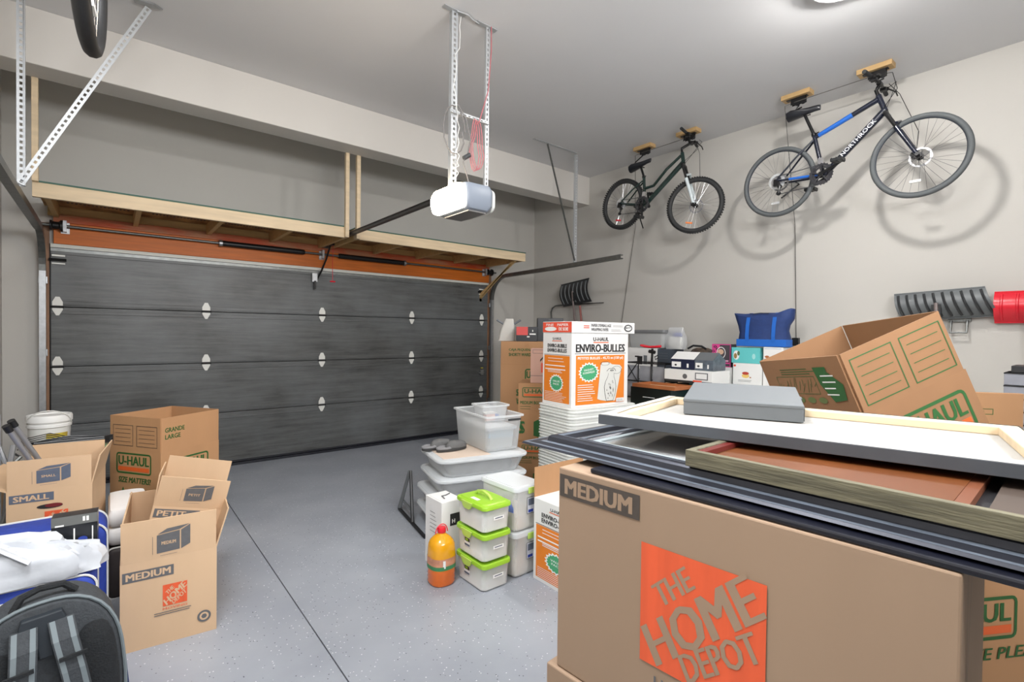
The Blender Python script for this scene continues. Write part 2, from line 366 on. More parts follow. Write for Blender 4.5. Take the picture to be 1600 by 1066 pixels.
# ================================================================== STRUCTURE
fl = MB(); fl.box(XL-.1, W+.1, YB-.1, D+.1, -.12, -.02); fl = struct(fl.build('floor', darkgap))
for a, b in ((XL-.1, .772), (.778, 3.2), (3.206, W+.1)):
    for y0, y1 in ((YB-.1, .9), (.906, D+.1)):
        if b < 1: y0, y1 = (YB-.1, D+.1) if y0 < 0 else (None, None)
        elif y0 < 0: y0, y1 = YB-.1, D+.1
        else: y0 = None
        if y0 is None: continue
        s_ = MB(); s_.box(a, b, y0, y1, -.02, 0); s_.build('floor_slab', floorm, fl)
def wallbox(name, *a, m=wallm):
    b = MB(); b.box(*a); return struct(b.build(name, m))
wallbox('ceiling', XL-.1, W+.1, YB-.1, D+.1, ZC, ZC+.1, m=ceilm)
wallbox('wall_right', W, W+.1, YB, D+.1, 0, ZC)
wallbox('wall_left', XL-.1, XL, YB, D+.1, 0, ZC)
wallbox('wall_back', XL-.1, W+.1, YB-.1, YB, 0, ZC)
DX0, DX1, DZ = -.42, 4.46, 2.2
b = MB(); b.box(XL, DX0-.07, D, D+.1, 0, ZC); b.box(DX1+.07, W, D, D+.1, 0, ZC); b.box(DX0-.07, DX1+.07, D, D+.1, DZ+.04, ZC)
struct(b.build('wall_front', wallm))
b = MB(); b.box(XL, W, 4.94, 5.205, 3.359, ZC); struct(b.build('beam', beamm, bevel=.006))
# jambs and header
b = MB(); b.box(DX0-.075, DX0-.01, D-.03, D+.06, 0, 2.42); b.box(DX1+.01, DX1+.075, D-.03, D+.06, 0, 2.42)
struct(b.build('trim_1', mat('jamb_wood', s2l(150, 112, 84), .6, var=.3, scale=4, stretch=(9, 9, 1))))
hd = MB(); hd.box(-.40, 4.47, 6.085, D-.001, 2.235, 2.43); hd = struct(hd.build('trim_2', fir, bevel=.004))
b = MB(); b.box(-.40, 4.47, 6.075, D-.001, 2.43, 2.50); b.build('top_board', mat('worn_red_board', s2l(176, 120, 84), .6, var=.6, scale=3, stretch=(1, 3, 5), col2=s2l(186, 70, 24)), hd)
# overhead door
dr = MB(); dr.box(DX0, DX1, 6.105, 6.12, .02, .05); dr = struct(dr.build('door_1', blackp))
b = MB(); b.box(DX0-.03, DX1+.03, 6.152, 6.165, 0, 2.23); b.build('seam_light_block', blackp, dr)  # added black sheet that stops outside light showing through the panel seams
seams = [0.03, .582, 1.12, 1.664, 2.205]
for i in range(4):
    z0, z1 = seams[i]+.003, seams[i+1]-.003
    p_ = MB(); p_.box(DX0, DX1, 6.10, 6.15, z0, z1); p_.box(DX0, DX1, 6.094, 6.10, z1-.062, z1-.03); p_.box(DX0, DX1, 6.094, 6.10, z0+.012, z0+.05)
    p_.build('door_panel', doorm, dr, bevel=.003)
b = MB(); b.box(DX0-.01, DX1+.01, 6.06, 6.10, .0, .028); b.box(DX0-.01, DX1+.01, 6.075, 6.10, .034, .05); b.build('bottom_seal', mat('seal_rubber', s2l(26, 28, 36), .5), dr)
b = MB(); b.box(DX0, DX1, 6.075, 6.10, 2.200, 2.232); b.build('top_seal', mat('white_seal', s2l(214, 214, 206), .5), dr)
b = MB(); b.box(DX0, DX1, 6.088, 6.10, 2.168, 2.196); b.build('strut', steeld, dr)
hp = None
for z in (1.664, 1.12, .582):
    for x in (-.374, .784, 1.985, 3.182, 4.346):
        if hp is None:
            b = MB(); b.prism([(-.036, .012), (.036, .012), (.036, .045), (.014, .092), (-.014, .092), (-.036, .045)], -.004, 0, ax='y')
            b.prism([(-.036, -.012), (.036, -.012), (.036, -.026), (.010, -.078), (-.010, -.078), (-.036, -.026)], -.004, 0, ax='y')
            b.cyl((-.045, -.012, 0), (.045, -.012, 0), .0085, 8, 1)
            hp = b.build('hinge', [mat('hinge_white', s2l(222, 222, 216), .4), blackm], dr, loc=(x, 6.093, z))
        else:
            c = hp.copy(); COL.objects.link(c); c.location = (x, 6.093, z)
for x in (-.372, 4.33):   # top roller brackets
    b = MB(); b.box(-.04, .05, -.012, 0, 2.12, 2.136, 0); b.box(-.04, .05, -.012, 0, 2.05, 2.062, 0); b.cyl((-.06, -.02, 2.09), (.06, -.02, 2.09), .012, 8, 1)
    b.build('roller_bracket', [mat('hinge_white', (1, 1, 1)), blackm], dr, loc=(x, 6.094, 0))
b = MB(); b.box(-.055, 0, -.02, 0, 0, .08); b.box(-.09, 0, -.03, -.02, .03, .045); b.box(-.04, -.01, -.022, 0, .1, .115, 1)
b.build('slide_lock', [steel, mat('yellow_tag', s2l(220, 200, 80), .5)], dr, loc=(4.38, 6.094, .84))

# torsion bar and springs
t = thing('torsion_spring_bar', 'black torsion shaft with two long springs above the overhead door', 'door spring', (0, 6.03, 2.39))
b = MB(); b.cyl((-.52, 0, 0), (4.56, 0, .0), .013, 10); b.build('shaft', steeld, t)
for x0, x1 in ((.91, 1.76), (2.155, 3.03)):
    b = MB(); b.lathe([(.022, x0), (.03, x0+.01)] + [(.029+.0018*(i % 2), x0+.02+i*.012) for i in range(int((x1-x0-.04)/.012))] + [(.03, x1-.01), (.022, x1)], axis='x', n=14); b.build('spring', blackm, t)
    b = MB(); b.lathe([(.02, 0), (.036, 0), (.036, .03), (.02, .03)], c=(x0-.02 if x0 < 1 else x1-.01, 0, 0), axis='x', n=12); b.build('winding_cone', steel, t)
for x in (-.42, 4.40):
    b = MB(); b.lathe([(.015, 0), (.045, 0), (.045, .012), (.034, .02), (.034, .06), (.05, .07), (.05, .085), (.015, .085)], c=(x, 0, 0), axis='x', n=18); b.build('cable_drum', blackm, t)
for x in (-.32, 1.97, 4.37):
    b = MB(); b.box(x-.012, x+.012, -.02, .055, -.05, .05); b.box(x-.03, x+.03, .045, .055, -.06, .06); b.build('bearing_plate', steel, t)

# door tracks
def perf(b, p, q, wdt=.040, th=.003, side=V((0, 1, 0)), mi=0, pitch=.036):
    """perforated angle iron from p to q: two rails, rungs between the holes, and a plain flange"""
    p, q = V(p), V(q); d = (q-p); L = d.length; d.normalize(); s_ = (side - d*side.dot(d)).normalized(); n = d.cross(s_)
    old = b.T
    b.T = old @ M4(((d.x, s_.x, n.x, p.x), (d.y, s_.y, n.y, p.y), (d.z, s_.z, n.z, p.z), (0, 0, 0, 1)))
    b.box(0, L, 0, wdt*.33, 0, th, mi); b.box(0, L, wdt*.67, wdt, 0, th, mi)
    k = int(L/pitch)
    for i in range(k+1):
        x = i*L/max(1, k); b.box(max(0, x-pitch*.24), min(L, x+pitch*.24), wdt*.33, wdt*.67, 0, th, mi)
    b.box(0, L, 0, th, th, wdt*.7, mi); b.T = old
def channel(b, pts, wd, mi=0):
    """C-section track swept along pts in the y-z plane, open to the door side"""
    prof = [(-.5, -.5), (.5, -.5), (.5, -.3), (-.3, -.3), (-.3, .3), (.5, .3), (.5, .5), (-.5, .5)]
    rings = []
    for i, p in enumerate(pts):
        a = pts[max(0, i-1)]; c = pts[min(len(pts)-1, i+1)]; t_ = (V(c)-V(a)).normalized(); n_ = V((0, -t_.z, t_.y)); x = V((1, 0, 0))
        rings.append([V(p)+x*(u*wd)+n_*(v_*wd) for u, v_ in prof])
    b.loft(rings, mi, smooth=False)
def track(x, flip, label, zend):
    t = thing('door_track', label, 'door track', (x, 6.06, 0))
    b = MB(); sx = flip
    channel(b, [(0, 0, .02), (0, 0, 1.0), (0, 0, 1.98)], .045*sx); b.build('vertical_rail', steel, t)
    b = MB(); pts = [(0, 0, 1.98)]+[(0, -.34*(1-math.cos(R(a))), 1.98+.34*math.sin(R(a))) for a in range(10, 91, 10)]
    channel(b, pts, .045*sx); b.build('curved_rail', steeld, t)
    b = MB(); channel(b, [(0, -.34, 2.32), (0, -1.5, 2.335), (0, zend-6.06, 2.36)], .05*sx); b.build('horizontal_rail', steeld, t)
    for z in (.45, 1.25, 1.9):
        b = MB(); b.box(-.03, .03, .02, .08, z-.03, z+.03); b.build('rail_bracket', steel, t)
    return t
tr = track(4.51, 1, 'galvanised door track curving inward beside the blue-tote wall corner', 3.6)
tr['label'] = 'galvanised overhead door track hung from the ceiling near the shovel rack'
b = MB(); perf(b, (.03, 4.37-6.06, 2.38), (.03, 4.37-6.06, ZC-.03), side=V((1, 0, 0))); b.build('ceiling_hanger', ironw, tr)
b = MB(); perf(b, (-.66, 4.37-6.06, ZC-.004), (.06, 4.37-6.06, ZC-.004)); b.build('ceiling_angle', ironw, tr)
b = MB(); perf(b, (.03, 4.35-6.06, 2.40), (-.46, 4.35-6.06, ZC-.02), .026); b.build('hanger_brace', steeld, tr)
tl = track(-.47, -1, 'galvanised overhead door track beside the narrow white wall strip', 3.0)
b = MB(); perf(b, (.055, 4.38-6.06, 2.36), (.055, 4.38-6.06, ZC-.004), .042, side=V((-1, 0, 0))); b.build('ceiling_hanger', ironw, tl)
b = MB(); perf(b, (.01, 4.36-6.06, 2.38), (.66, 4.36-6.06, ZC-.02), .042, side=V((1, 0, 0))); b.build('hanger_brace', ironw, tl)
b = MB(); b.prism([(-.07, -.02), (.05, -.035), (.10, 0), (.02, .03), (-.06, .03)], -.01, 0, ax='z'); b.build('ceiling_bracket', steel, tl, loc=(.66, 4.36-6.06, ZC-.001))

# storage shelf above the door
sh = thing('storage_shelf', 'pine storage shelf hung above the overhead door with dark edged deck', 'shelf', (0, 5.23, 2.47))
FY = 5.205
for xa, xb in ((-.463, 1.966), (2.048, 4.465)): b = MB(); b.box(xa, xb, 0, .038, 0, .112); b.build('fascia_board', pine, sh, bevel=.002)
for xa, xb in ((-.463, 1.966), (2.048, 4.47)): b = MB(); b.box(xa, xb, -.004, D-5.23-.001, .112, .124); b.build('deck_board', mat('deck_green_edge', s2l(52, 92, 78), .6), sh)
for xa, xb in ((-.463, 1.966), (2.048, 4.465)): b = MB(); b.box(xa, xb, .04, .912, .106, .112); b.build('deck_underside', mat('deck_ply', s2l(196, 156, 100), .7, var=.35, scale=7, col2=s2l(120, 84, 48)), sh)
b = MB(); b.box(-.44, 4.44, D-5.23-.04, D-5.23-.002, .02, .106); b.build('ledger_board', pined, sh, bevel=.002)
jp = None
for x in (-.40, .17, .78, 1.39, 1.927, 2.049, 2.61, 3.22, 3.83, 4.40):
    if jp is None:
        b = MB(); b.box(0, .038, .038, D-5.23-.04, .0, .106); jp = b.build('joist', pined, sh, loc=(x, 0, 0))
    else: c = jp.copy(); COL.objects.link(c); c.location = (x, 0, 0)
for x0, x1 in ((1.927, 1.966), (2.047, 2.088)):
    b = MB(); b.box(x0, x1, -.038, 0, .0, 3.359-2.47) if False else b.box(x0, x1, -.045, -.001, .0, ZC-2.47-.4015); b.build('post', pine, sh, bevel=.002)
b = MB(); b.box(-.463-.0, -.425, -.04, 0, .112, 3.358-2.47); b.build('post', pine, sh, bevel=.002)
for x in (4.31,):
    b = MB(); b.prism([(.05, .0), (.12, .0), (.905, -.50), (.905, -.42)], x, x+.04, ax='x'); b.build('brace', pined, sh)
    b = MB(); b.box(x, x+.04, .87, .912, -.52, -.0); b.build('wall_cleat', pined, sh)
for i in range(4):   # faded stamped marks on the deck underside
    x0 = -.3+i*.61
    b = MB()
    for k in range(16): b.box(x0+k*.028, x0+k*.028+.016, .62, .62+random.uniform(.03, .05), .1035, .1055)
    stuff(b.build('stamped_ink', inkblk, sh))

# garage door opener
ox = 2.007
op = thing('door_opener', 'white garage door opener hanging from ceiling on perforated irons with glowing lens', 'door opener', (ox, 3.03, 2.33))
def opring(z, e, x0=-.12, x1=.125, y0=-.18, y1=.24): return [V((p.x, p.y, z)) for p in rr((x1-x0)-2*e, (y1-y0)-2*e, .035, 4, 0, (x0+x1)/2, (y0+y1)/2)]
b = MB(); b.loft([opring(.0, .05), opring(.012, .02), opring(.05, .002), opring(.15, 0), opring(.185, .012), opring(.195, .04)]); b.build('housing', mat('opener_grey', s2l(122, 130, 142), .4), op)
b = MB(); b.box(-.07, .08, -.14, .18, -.006, .004); b.build('base_plate', mat('opener_under', s2l(120, 118, 116), .5), op)
def lensring(x, e): return [V((x, p.x, p.y+.095)) for p in rr(.40-2*e, .175-2*e, .05, 4, 0, .03, 0)]
b = MB(); b.loft([lensring(-.115, 0), lensring(-.15, .004), lensring(-.175, .03), lensring(-.18, .06)])
b.build('light_lens', mat('lit_lens', (.95, .85, .7), .4, emit=((1, .82, .6), LENS_E)), op)
b = MB(); b.loft([lensring(.12, 0), lensring(.145, .006), lensring(.16, .03)]); b.build('rear_lens', offw, op)
b = MB(); b.box(-.02, .02, .22, 3.02, .175, .20); b.box(-.028, .028, .22, 3.02, .20, .206); b.build('rail', mat('rail_dark', s2l(72, 70, 70), .35, .6), op)
b = MB(); b.box(-.03, .03, 2.80, 2.90, .15, .18); b.build('trolley', blackm, op)
b = MB(); b.tube([(0, 2.86, .15), (-.02, 2.93, .0), (-.05, 3.0, -.13), (-.10, 3.06, -.27)], .011, 6); b.build('door_arm', blackm, op)
b = MB(); b.box(-.15, -.09, 3.03, 3.065, -.27, -.17); b.box(-.13, -.11, 3.01, 3.05, -.36, -.26, 1); b.build('arm_bracket', [steel, blackm], op)
b = MB(); b.box(-.03, .03, 3.0, 3.05, .14, .23); b.build('header_bracket', steeld, op)
b = MB(); perf(b, (-.13, 0, .17), (-.13, 0, ZC-2.33-.005), .05, side=V((1, 0, 0))); b.build('hanging_iron', ironw, op)
b = MB(); perf(b, (.17, 0, .17), (.17, 0, ZC-2.33-.005), .032, side=V((1, 0, 0))); b.build('hanging_iron', ironw, op)
b = MB(); perf(b, (-.14, .0, .70), (.19, .0, .70), .03, side=V((0, 0, 1))); b.build('cross_iron', ironw, op)
b = MB(); b.box(-.2, -.02, -.02, .02, ZC-2.33-.006, ZC-2.33-.001); b.box(.08, .26, -.02, .02, ZC-2.33-.006, ZC-2.33-.001); b.tube([(-.1, -.02, ZC-2.34), (-.02, -.04, ZC-2.345), (.04, -.01, ZC-2.34), (.1, 0, ZC-2.338)], .005, 5); b.build('ceiling_angle', ironw, op)
b = MB(); b.tube([(.03, 2.85, .16), (.032, 2.87, -.08), (.03, 2.86, -.26)], .003, 5); b.tube([(0, 2.86, -.27), (.06, 2.86, -.27)], .009, 6); lab(b.build('release_cord', redm, op), 'red release cord with red handle')
def wob(b, pts, r, k=6, amp=.01):
    P = []
    for i in range(len(pts)-1):
        for j in range(k):
            q = V(pts[i]).lerp(V(pts[i+1]), j/k); P.append(q+V((random.uniform(-amp, amp), random.uniform(-amp, amp), random.uniform(-amp, amp))))
    P.append(V(pts[-1])); b.tube(P, r, 5)
t = thing('power_cord', 'grey power cord looped around the opener hanging iron', 'cord', (1.90, 3.0, 2.5))
b = MB(); b.tube([(-.02+.09*math.cos(a)*(1 if i < 14 else .7)-.0, -.01, .40+.17*math.sin(a)) for i, a in enumerate([k*math.pi/7 for k in range(15)])], .0045, 6)
b.tube([(.0, -.02, .58), (.07, -.02, .50), (.11, -.02, .36), (.09, -.02, .26), (.05, -.02, .19), (.10, -.02, .05), (.14, -.02, .03)], .0045, 6); b.build('cable', mat('cord_grey', s2l(110, 106, 104), .5), t)
b = MB(); b.cyl((.055, -.02, .215), (.105, -.02, .25), .017, 10); b.build('plug', darkp, t)
b = MB(); wob(b, [(-.01, -.02, .06), (.02, -.02, .3), (-.02, -.02, .7), (.02, -.02, 1.2)], .003, 7, .018); b.build('bell_wire', offw, t)
t = thing('hoist_cord_coil', 'coil of pink-red cord hung between the opener irons', 'cord', (2.10, 3.0, 2.56))
b = MB()
for k in range(3):
    a0 = k*.014; b.tube([(a0-.04+(.045+.004*k)*math.sin(a)*(.6 if math.cos(a) > 0 else 1), -.006*k, .28+(.19-.008*k)*math.cos(a)) for a in [i*math.pi/8 for i in range(16)]], .0036, 5, closed=True)
b.build('cord_loop', mat('cord_red', s2l(178, 100, 106), .6), t)
b = MB(); b.tube([(.0, 0, .46), (.07, -.01, .7), (.095, -.01, 1.0), (.10, 0, 1.19)], .004, 5); b.build('cord_tail', mat('cord_red', (1, 0, 0)), t)

# ceiling lamp (the bulb itself is above the picture's top edge)
t = thing('ceiling_lamp', 'round white glass ceiling lamp lit above the bicycles', 'lamp', (3.62, 1.17, ZC))
b = MB(); b.lathe([(.13, -.001), (.165, -.02), (.165, -.046), (.02, -.036)], n=28); b.build('base', ironw, t)  # wide pan shaped to keep the bulb's light off the ceiling
b = MB(); b.lathe([(.085, -.037), (.085, -.055), (.07, -.08), (.035, -.094), (.002, -.096)], n=24); b.build('bulb', mat('lit_bulb', (1, 1, 1), .5, emit=((1, .97, .93), LAMP_E)), t)

# ================================================================== BICYCLES
def bicycle(name, label, mw, P):
    t = thing(name, label, 'bicycle', mw=mw)
    fr, fk, rim_m, tyre_m = P['frame'], P['fork'], P['rim'], P['tyre']
    bb, cl, ht, hb = P['bb'], P['clamp'], P['ht'], P['hb']; fx, fz = P['front']; r = P['r']
    def q(a, y=0): return (a[0], y, a[1])
    b = MB()
    b.tube([q(cl), q(bb)], .018, 10); b.tube([q(ht), q(hb)], .021, 10)
    lo = P.get('lowtop')
    if lo: b.tube([q((ht[0]-.01, ht[1]-.03)), q(lo[0]), q(lo[1]), q(lo[2])], .017, 10)
    else: b.tube([q((cl[0]+.0, cl[1]-.03)), q((ht[0], ht[1]-.03))], [.018, .023], 10)
    b.tube([q(bb), q((hb[0], hb[1]+.01))], [.026, .030], 10); b.cyl(q(bb, -.036), q(bb, .036), .022, 12)
    for s_ in (-1, 1):
        b.tube([q(bb, s_*.03), (.18, s_*.045, bb[1]*.5), (0, s_*.06, 0)], [.012, .011, .008], 8)
        b.tube([q((cl[0], cl[1]-.05), s_*.015), (cl[0]*.55, s_*.04, cl[1]*.5), (0, s_*.06, 0)], [.009, .009, .008], 8)
    lab(b.build('frame', fr, t), P['framelabel'])
    if P.get('accent'):
        b = MB(); a, c = V(q((cl[0], cl[1]-.03))), V(q((ht[0], ht[1]-.03)))
        if lo: a, c = V(q(lo[1])), V(q((ht[0]-.01, ht[1]-.03)))
        b.tube([a.lerp(c, .08), a.lerp(c, .62)], [.0196, .0226], 10)
        lab(b.build('frame_accent', P['accent'], t), P['accentlabel'])
        b = MB(); b.tube([(.36, -.036, bb[1]*.9+.002), (.12, -.054, bb[1]*.35+.002)], .0125, 8); b.build('chainstay_accent', P['accent'], t)
    if P.get('word'):
        a, c = V(q(bb, -.031)), V(q(hb, -.031)); dd = (c-a).normalized()
        p = Print(a, dd, V((0, -1, 0)).cross(dd)*-1 if False else dd.cross(V((0, 1, 0))), .0); 
        if p.N.y > 0: p = Print(a, dd, -dd.cross(V((0, 1, 0))), .0)
        L = (c-a).length; p.text(P['word'], L*.32, -.018, L*.54, .034, P['wordm'], .03); p.build(t)
    # fork
    b = MB(); ax = V((fx, 0, fz)); h = V(q(hb)); st = V(q(ht))
    steer = (st-h).normalized(); cr_ = h-steer*.03
    b.cyl(h, cr_, .018, 10); b.tube([cr_+V((0, -.06, 0)), cr_, cr_+V((0, .06, 0))], .017, 8)
    fr_ = MB(); lg = MB()
    for s_ in (-1, 1):
        a = cr_+V((0, s_*.06, 0)); e = ax+V((0, s_*.058, 0)); mid = a.lerp(e, .42)
        lg.tube([a, mid], .013, 8, 1); lg.tube([mid-(e-a)*.06, e], [.019, .015], 10, 0)
    lg.tube([cr_.lerp(ax, .28)+V((.02, -.06, 0)), cr_.lerp(ax, .22)+V((.045, 0, 0)), cr_.lerp(ax, .28)+V((.02, .06, 0))], .012, 8)
    SR = M4.Translation(h) @ M4.Rotation(R(P.get('steer', 0)), 4, steer) @ M4.Translation(-h)
    def steerpart(mb, *a, **k): mb.v = [SR @ p for p in mb.v]; return mb.build(*a, **k)
    steerpart(b, 'fork_crown', blackm, t); lab(steerpart(lg, 'fork', [fk, P.get('stan', blackm)], t), P['forklabel'])
    # wheels
    def wheel(c, front):
        c = V(c); n = 56; T = SR if front else M4.Identity(4)
        def circ(R_, y=0): return [T @ (c+V((R_*math.cos(2*math.pi*i/n), y, R_*math.sin(2*math.pi*i/n)))) for i in range(n)]
        w_ = MB(); w_.tube(circ(r-.034), .0125, 8, 0, closed=True, flat=1.0); rim = lab(w_.build('wheel_rim', rim_m, t), P['rimlabel'])
        w_ = MB(); w_.tube(circ(r-P['tw']), P['tw'], 10, 0, closed=True)
        if P.get('knob'):
            N_ = 70
            for i in range(N_):
                a = 2*math.pi*i/N_
                for y in (-.014, .014):
                    p0 = T @ (c+V((r*math.cos(a), y, r*math.sin(a)))); e1 = T.to_3x3() @ V((math.cos(a), 0, math.sin(a))); e2 = T.to_3x3() @ V((-math.sin(a), 0, math.cos(a))); e3 = T.to_3x3() @ V((0, 1, 0))
                    w_.add([p0+e1*i1*.004+e2*i2*.008+e3*i3*.009 for i1 in (-1, 1) for i2 in (-1, 1) for i3 in (-1, 1)], [(0, 1, 3, 2), (4, 6, 7, 5), (0, 4, 5, 1), (2, 3, 7, 6), (0, 2, 6, 4), (1, 5, 7, 3)])
        w_.build('tyre', tyre_m, rim)
        w_ = MB()
        for i in range(32):
            a = 2*math.pi*i/32; off = .35*(1 if i % 4 < 2 else -1); s_ = 1 if i % 2 else -1
            w_.tube([T @ (c+V((.022*math.cos(a+off*3), s_*.03, .022*math.sin(a+off*3)))), T @ (c+V(((r-.042)*math.cos(a), 0, (r-.042)*math.sin(a))))], .0011, 4)
        stuff(w_.build('spokes', P.get('spoke', chrome), rim))
        w_ = MB(); w_.cyl(T @ (c+V((0, -.05, 0))), T @ (c+V((0, .05, 0))), .012, 10); w_.cyl(T @ (c+V((0, -.036, 0))), T @ (c+V((0, -.028, 0))), .026, 12); w_.cyl(T @ (c+V((0, .028, 0))), T @ (c+V((0, .036, 0))), .026, 12)
        w_.cyl(T @ (c+V((0, -.075, 0))), T @ (c+V((0, -.058, 0))), .014, 8); w_.build('hub', blackm, rim)
        w_ = MB(); n2 = 36; w_.add([V((r_*math.cos(2*math.pi*i/n2), y_, r_*math.sin(2*math.pi*i/n2))) for r_, y_ in ((.062, -.001), (.078, -.001), (.078, .001), (.062, .001)) for i in range(n2)], [(k*n2+i, k*n2+(i+1) % n2, ((k+1) % 4)*n2+(i+1) % n2, ((k+1) % 4)*n2+i) for k in range(4) for i in range(n2)])
        for i in range(6): a = i*math.pi/3; w_.cyl((.02*math.cos(a), 0, .02*math.sin(a)), (.064*math.cos(a+.4), 0, .064*math.sin(a+.4)), .003, 4)
        w_.v = [T @ (c+V((0, -.042 if P.get('discright') else .042, 0))+p) for p in w_.v]
        if front or P.get('reardisc'): w_.build('brake_disc', mat('disc_steel', (.35, .35, .36), .35, .9), rim)
        a = R(P.get('refa', -95)); w_ = MB(); w_.box(-.036, .036, -.008, .008, -.009, .009); w_.v = [T @ (c+V((.20*math.cos(a), -.012, .20*math.sin(a)))+p) for p in w_.v]
        w_.build('reflector', P['refl'] if front else P['refl2'], rim)
        return rim
    wheel((fx, 0, fz), True); wheel((0, 0, 0), False)
    b = MB()
    m_ = SR @ V((fx-.045, -.05 if P.get('discright') else .05, fz+.03)); b.cyl(m_+V((0, -.02, 0)), m_+V((0, .02, 0)), .022, 8); b.box(m_.x-.012, m_.x+.02, m_.y-.018, m_.y+.018, m_.z-.03, m_.z+.02); b.build('brake_caliper', blackm, t)
    # saddle
    sx, sz = P['saddle']; sr = P.get('stilt', 0)
    prof = [(-.135, .055, .0), (-.13, .07, .01), (-.09, .078, .018), (-.03, .06, .012), (.03, .034, .008), (.09, .022, .006), (.125, .018, .003), (.14, .008, -.002)]
    rings = []
    for x, hw, z in prof:
        ring = []
        for k in range(12):
            a = 2*math.pi*k/12; zz = math.sin(a); ring.append(V((sx+x, math.cos(a)*hw, sz+z+x*sr+(zz*.018 if zz > 0 else zz*.052*(.5+hw*8)))))
        rings.append(ring)
    b = MB(); b.loft(rings); b.build('saddle', mat('saddle_black', s2l(28, 30, 36), .35), t)
    b = MB(); b.tube([q(cl), (cl[0]+(sx-cl[0])*.9, 0, sz-.03)], .0135, 10); b.tube([(sx-.05, -.02, sz-.03), (sx+.05, -.02, sz-.035), (sx+.05, .02, sz-.035), (sx-.05, .02, sz-.03)], .004, 5, closed=True); b.build('seat_post', blackm, t)
    b = MB(); b.cyl(q((cl[0], cl[1]-.01)), q((cl[0]-.003, cl[1]+.012)), .021, 12); b.tube([q((cl[0]+.01, cl[1]), -.01), (cl[0]+.05, -.03, cl[1]+.004)], .005, 6); b.build('seat_clamp', blackm, t)
    # handlebar, stem, grips, levers
    bx, bz = P['bar']
    b = MB(); b.tube([st, st+steer*.05, (bx, 0, bz)], .015, 10); b.cyl((bx, -.025, bz), (bx, .025, bz), .02, 10); steerpart(b, 'stem', blackm, t)
    rs = P.get('rise', .02); bw = P.get('bw', .29)
    b = MB(); b.tube([(bx-.03, -bw, bz+rs), (bx-.01, -bw*.45, bz+rs), (bx, -.05, bz), (bx, .05, bz), (bx-.01, bw*.45, bz+rs), (bx-.03, bw, bz+rs)], .0125, 8); hb_ = steerpart(b, 'handlebar', blackm, t)
    for s_ in (-1, 1):
        b = MB(); b.tube([(bx-.03, s_*bw*1.02, bz+rs), (bx-.018, s_*(bw-.11), bz+rs)], .0165, 10); steerpart(b, 'grip', rubber, hb_)
        b = MB(); y0 = s_*(bw-.13); b.cyl((bx-.015, y0, bz+rs), (bx+.02, y0, bz+rs-.01), .016, 8)
        b.tube([(bx+.02, y0, bz+rs-.012), (bx+.06, y0+s_*.05, bz+rs-.035), (bx+.055, y0+s_*.12, bz+rs-.045)], .006, 6); b.box(bx-.03, bx+.015, y0-.022-s_*.03, y0+.022-s_*.03, bz+rs-.03, bz+rs-.005); steerpart(b, 'brake_lever', blackm, hb_)
    b = MB()
    for s_, k in ((-1, 1), (1, .8)):
        b.tube([(bx+.02, s_*(bw-.13), bz+rs), (bx+.11*k, s_*.10, bz+.02), (bx+.12*k, 0, bz-.08), (ht[0]+.06, s_*.02, ht[1]-.10), (hb[0]-.02, s_*.026, hb[1]-.01), (bb[0]+.25, s_*.024, bb[1]+.26)], .0026, 5)
    b.tube([(bx+.05, .05, bz), (bx+.13, .03, bz-.12), (fx-.02, .07, fz+.22), (fx-.03, .06, fz+.04)], .0026, 5); stuff(b.build('brake_cables', blackm, t))
    # drivetrain on the far-from-wall side (right side of the bicycle, -y)
    b = MB()
    def ringy(r0, r1, y, n=40):
        P_ = [V(q((bb[0]+rr_*math.cos(2*math.pi*i/n), bb[1]+rr_*math.sin(2*math.pi*i/n)), y+dy)) for rr_, dy in ((r0, -.002), (r1, -.002), (r1, .002), (r0, .002)) for i in range(n)]
        b.add(P_, [(k*n+i, k*n+(i+1) % n, ((k+1) % 4)*n+(i+1) % n, ((k+1) % 4)*n+i) for k in range(4) for i in range(n)])
    ringy(.074, .094, -.062); ringy(.056, .074, -.052)
    for i in range(5): a = i*math.pi*.4+.3; b.tube([q(bb, -.06), q((bb[0]+.08*math.cos(a), bb[1]+.08*math.sin(a)), -.062)], .008, 5)
    for i in range(24):
        a = i*math.pi/12; b.box(bb[0]+.096*math.cos(a)-.004, bb[0]+.096*math.cos(a)+.004, -.064, -.060, bb[1]+.096*math.sin(a)-.004, bb[1]+.096*math.sin(a)+.004)
    b.build('chainring', mat('chainring_dark', (.10, .10, .11), .3, .9), t)
    ca = R(P['crank']); cv = V((math.cos(ca), 0, math.sin(ca))); c0 = V(q(bb))
    for s_ in (-1, 1):
        e = c0+cv*(.17*(1 if s_ < 0 else -1))+V((0, s_*.085, 0))
        b = MB(); b.tube([c0+V((0, s_*.075, 0)), e], [.015, .011], 8); b.cyl(c0+V((0, s_*.06, 0)), c0+V((0, s_*.085, 0)), .019, 10); cr = b.build('crank', blackm, t)
        b = MB(); b.box(e.x-.045, e.x+.045, min(e.y+s_*.02, e.y+s_*.11), max(e.y+s_*.02, e.y+s_*.11), e.z-.013, e.z+.013); b.cyl(e, e+V((0, s_*.03, 0)), .006, 6)
        for k in (-.035, 0, .035): b.box(e.x+k-.004, e.x+k+.004, min(e.y+s_*.02, e.y+s_*.11), max(e.y+s_*.02, e.y+s_*.11), e.z-.018, e.z+.018)
        b.build('pedal', blackp, cr, bevel=.002)
    b = MB()
    for i, r_ in enumerate((.048, .043, .038, .032, .026)): b.lathe([(.012, -.001), (r_, -.001), (r_, .001), (.012, .001)], c=(0, -.035-.005*i, 0), axis='y', n=24)
    b.build('cassette', chrome, t)
    b = MB(); b.lathe([(.05, -.001), (.075, -.0005), (.075, .0005), (.05, .001)], c=(0, -.03, 0), axis='y', n=28); b.build('spoke_guard', film, t)
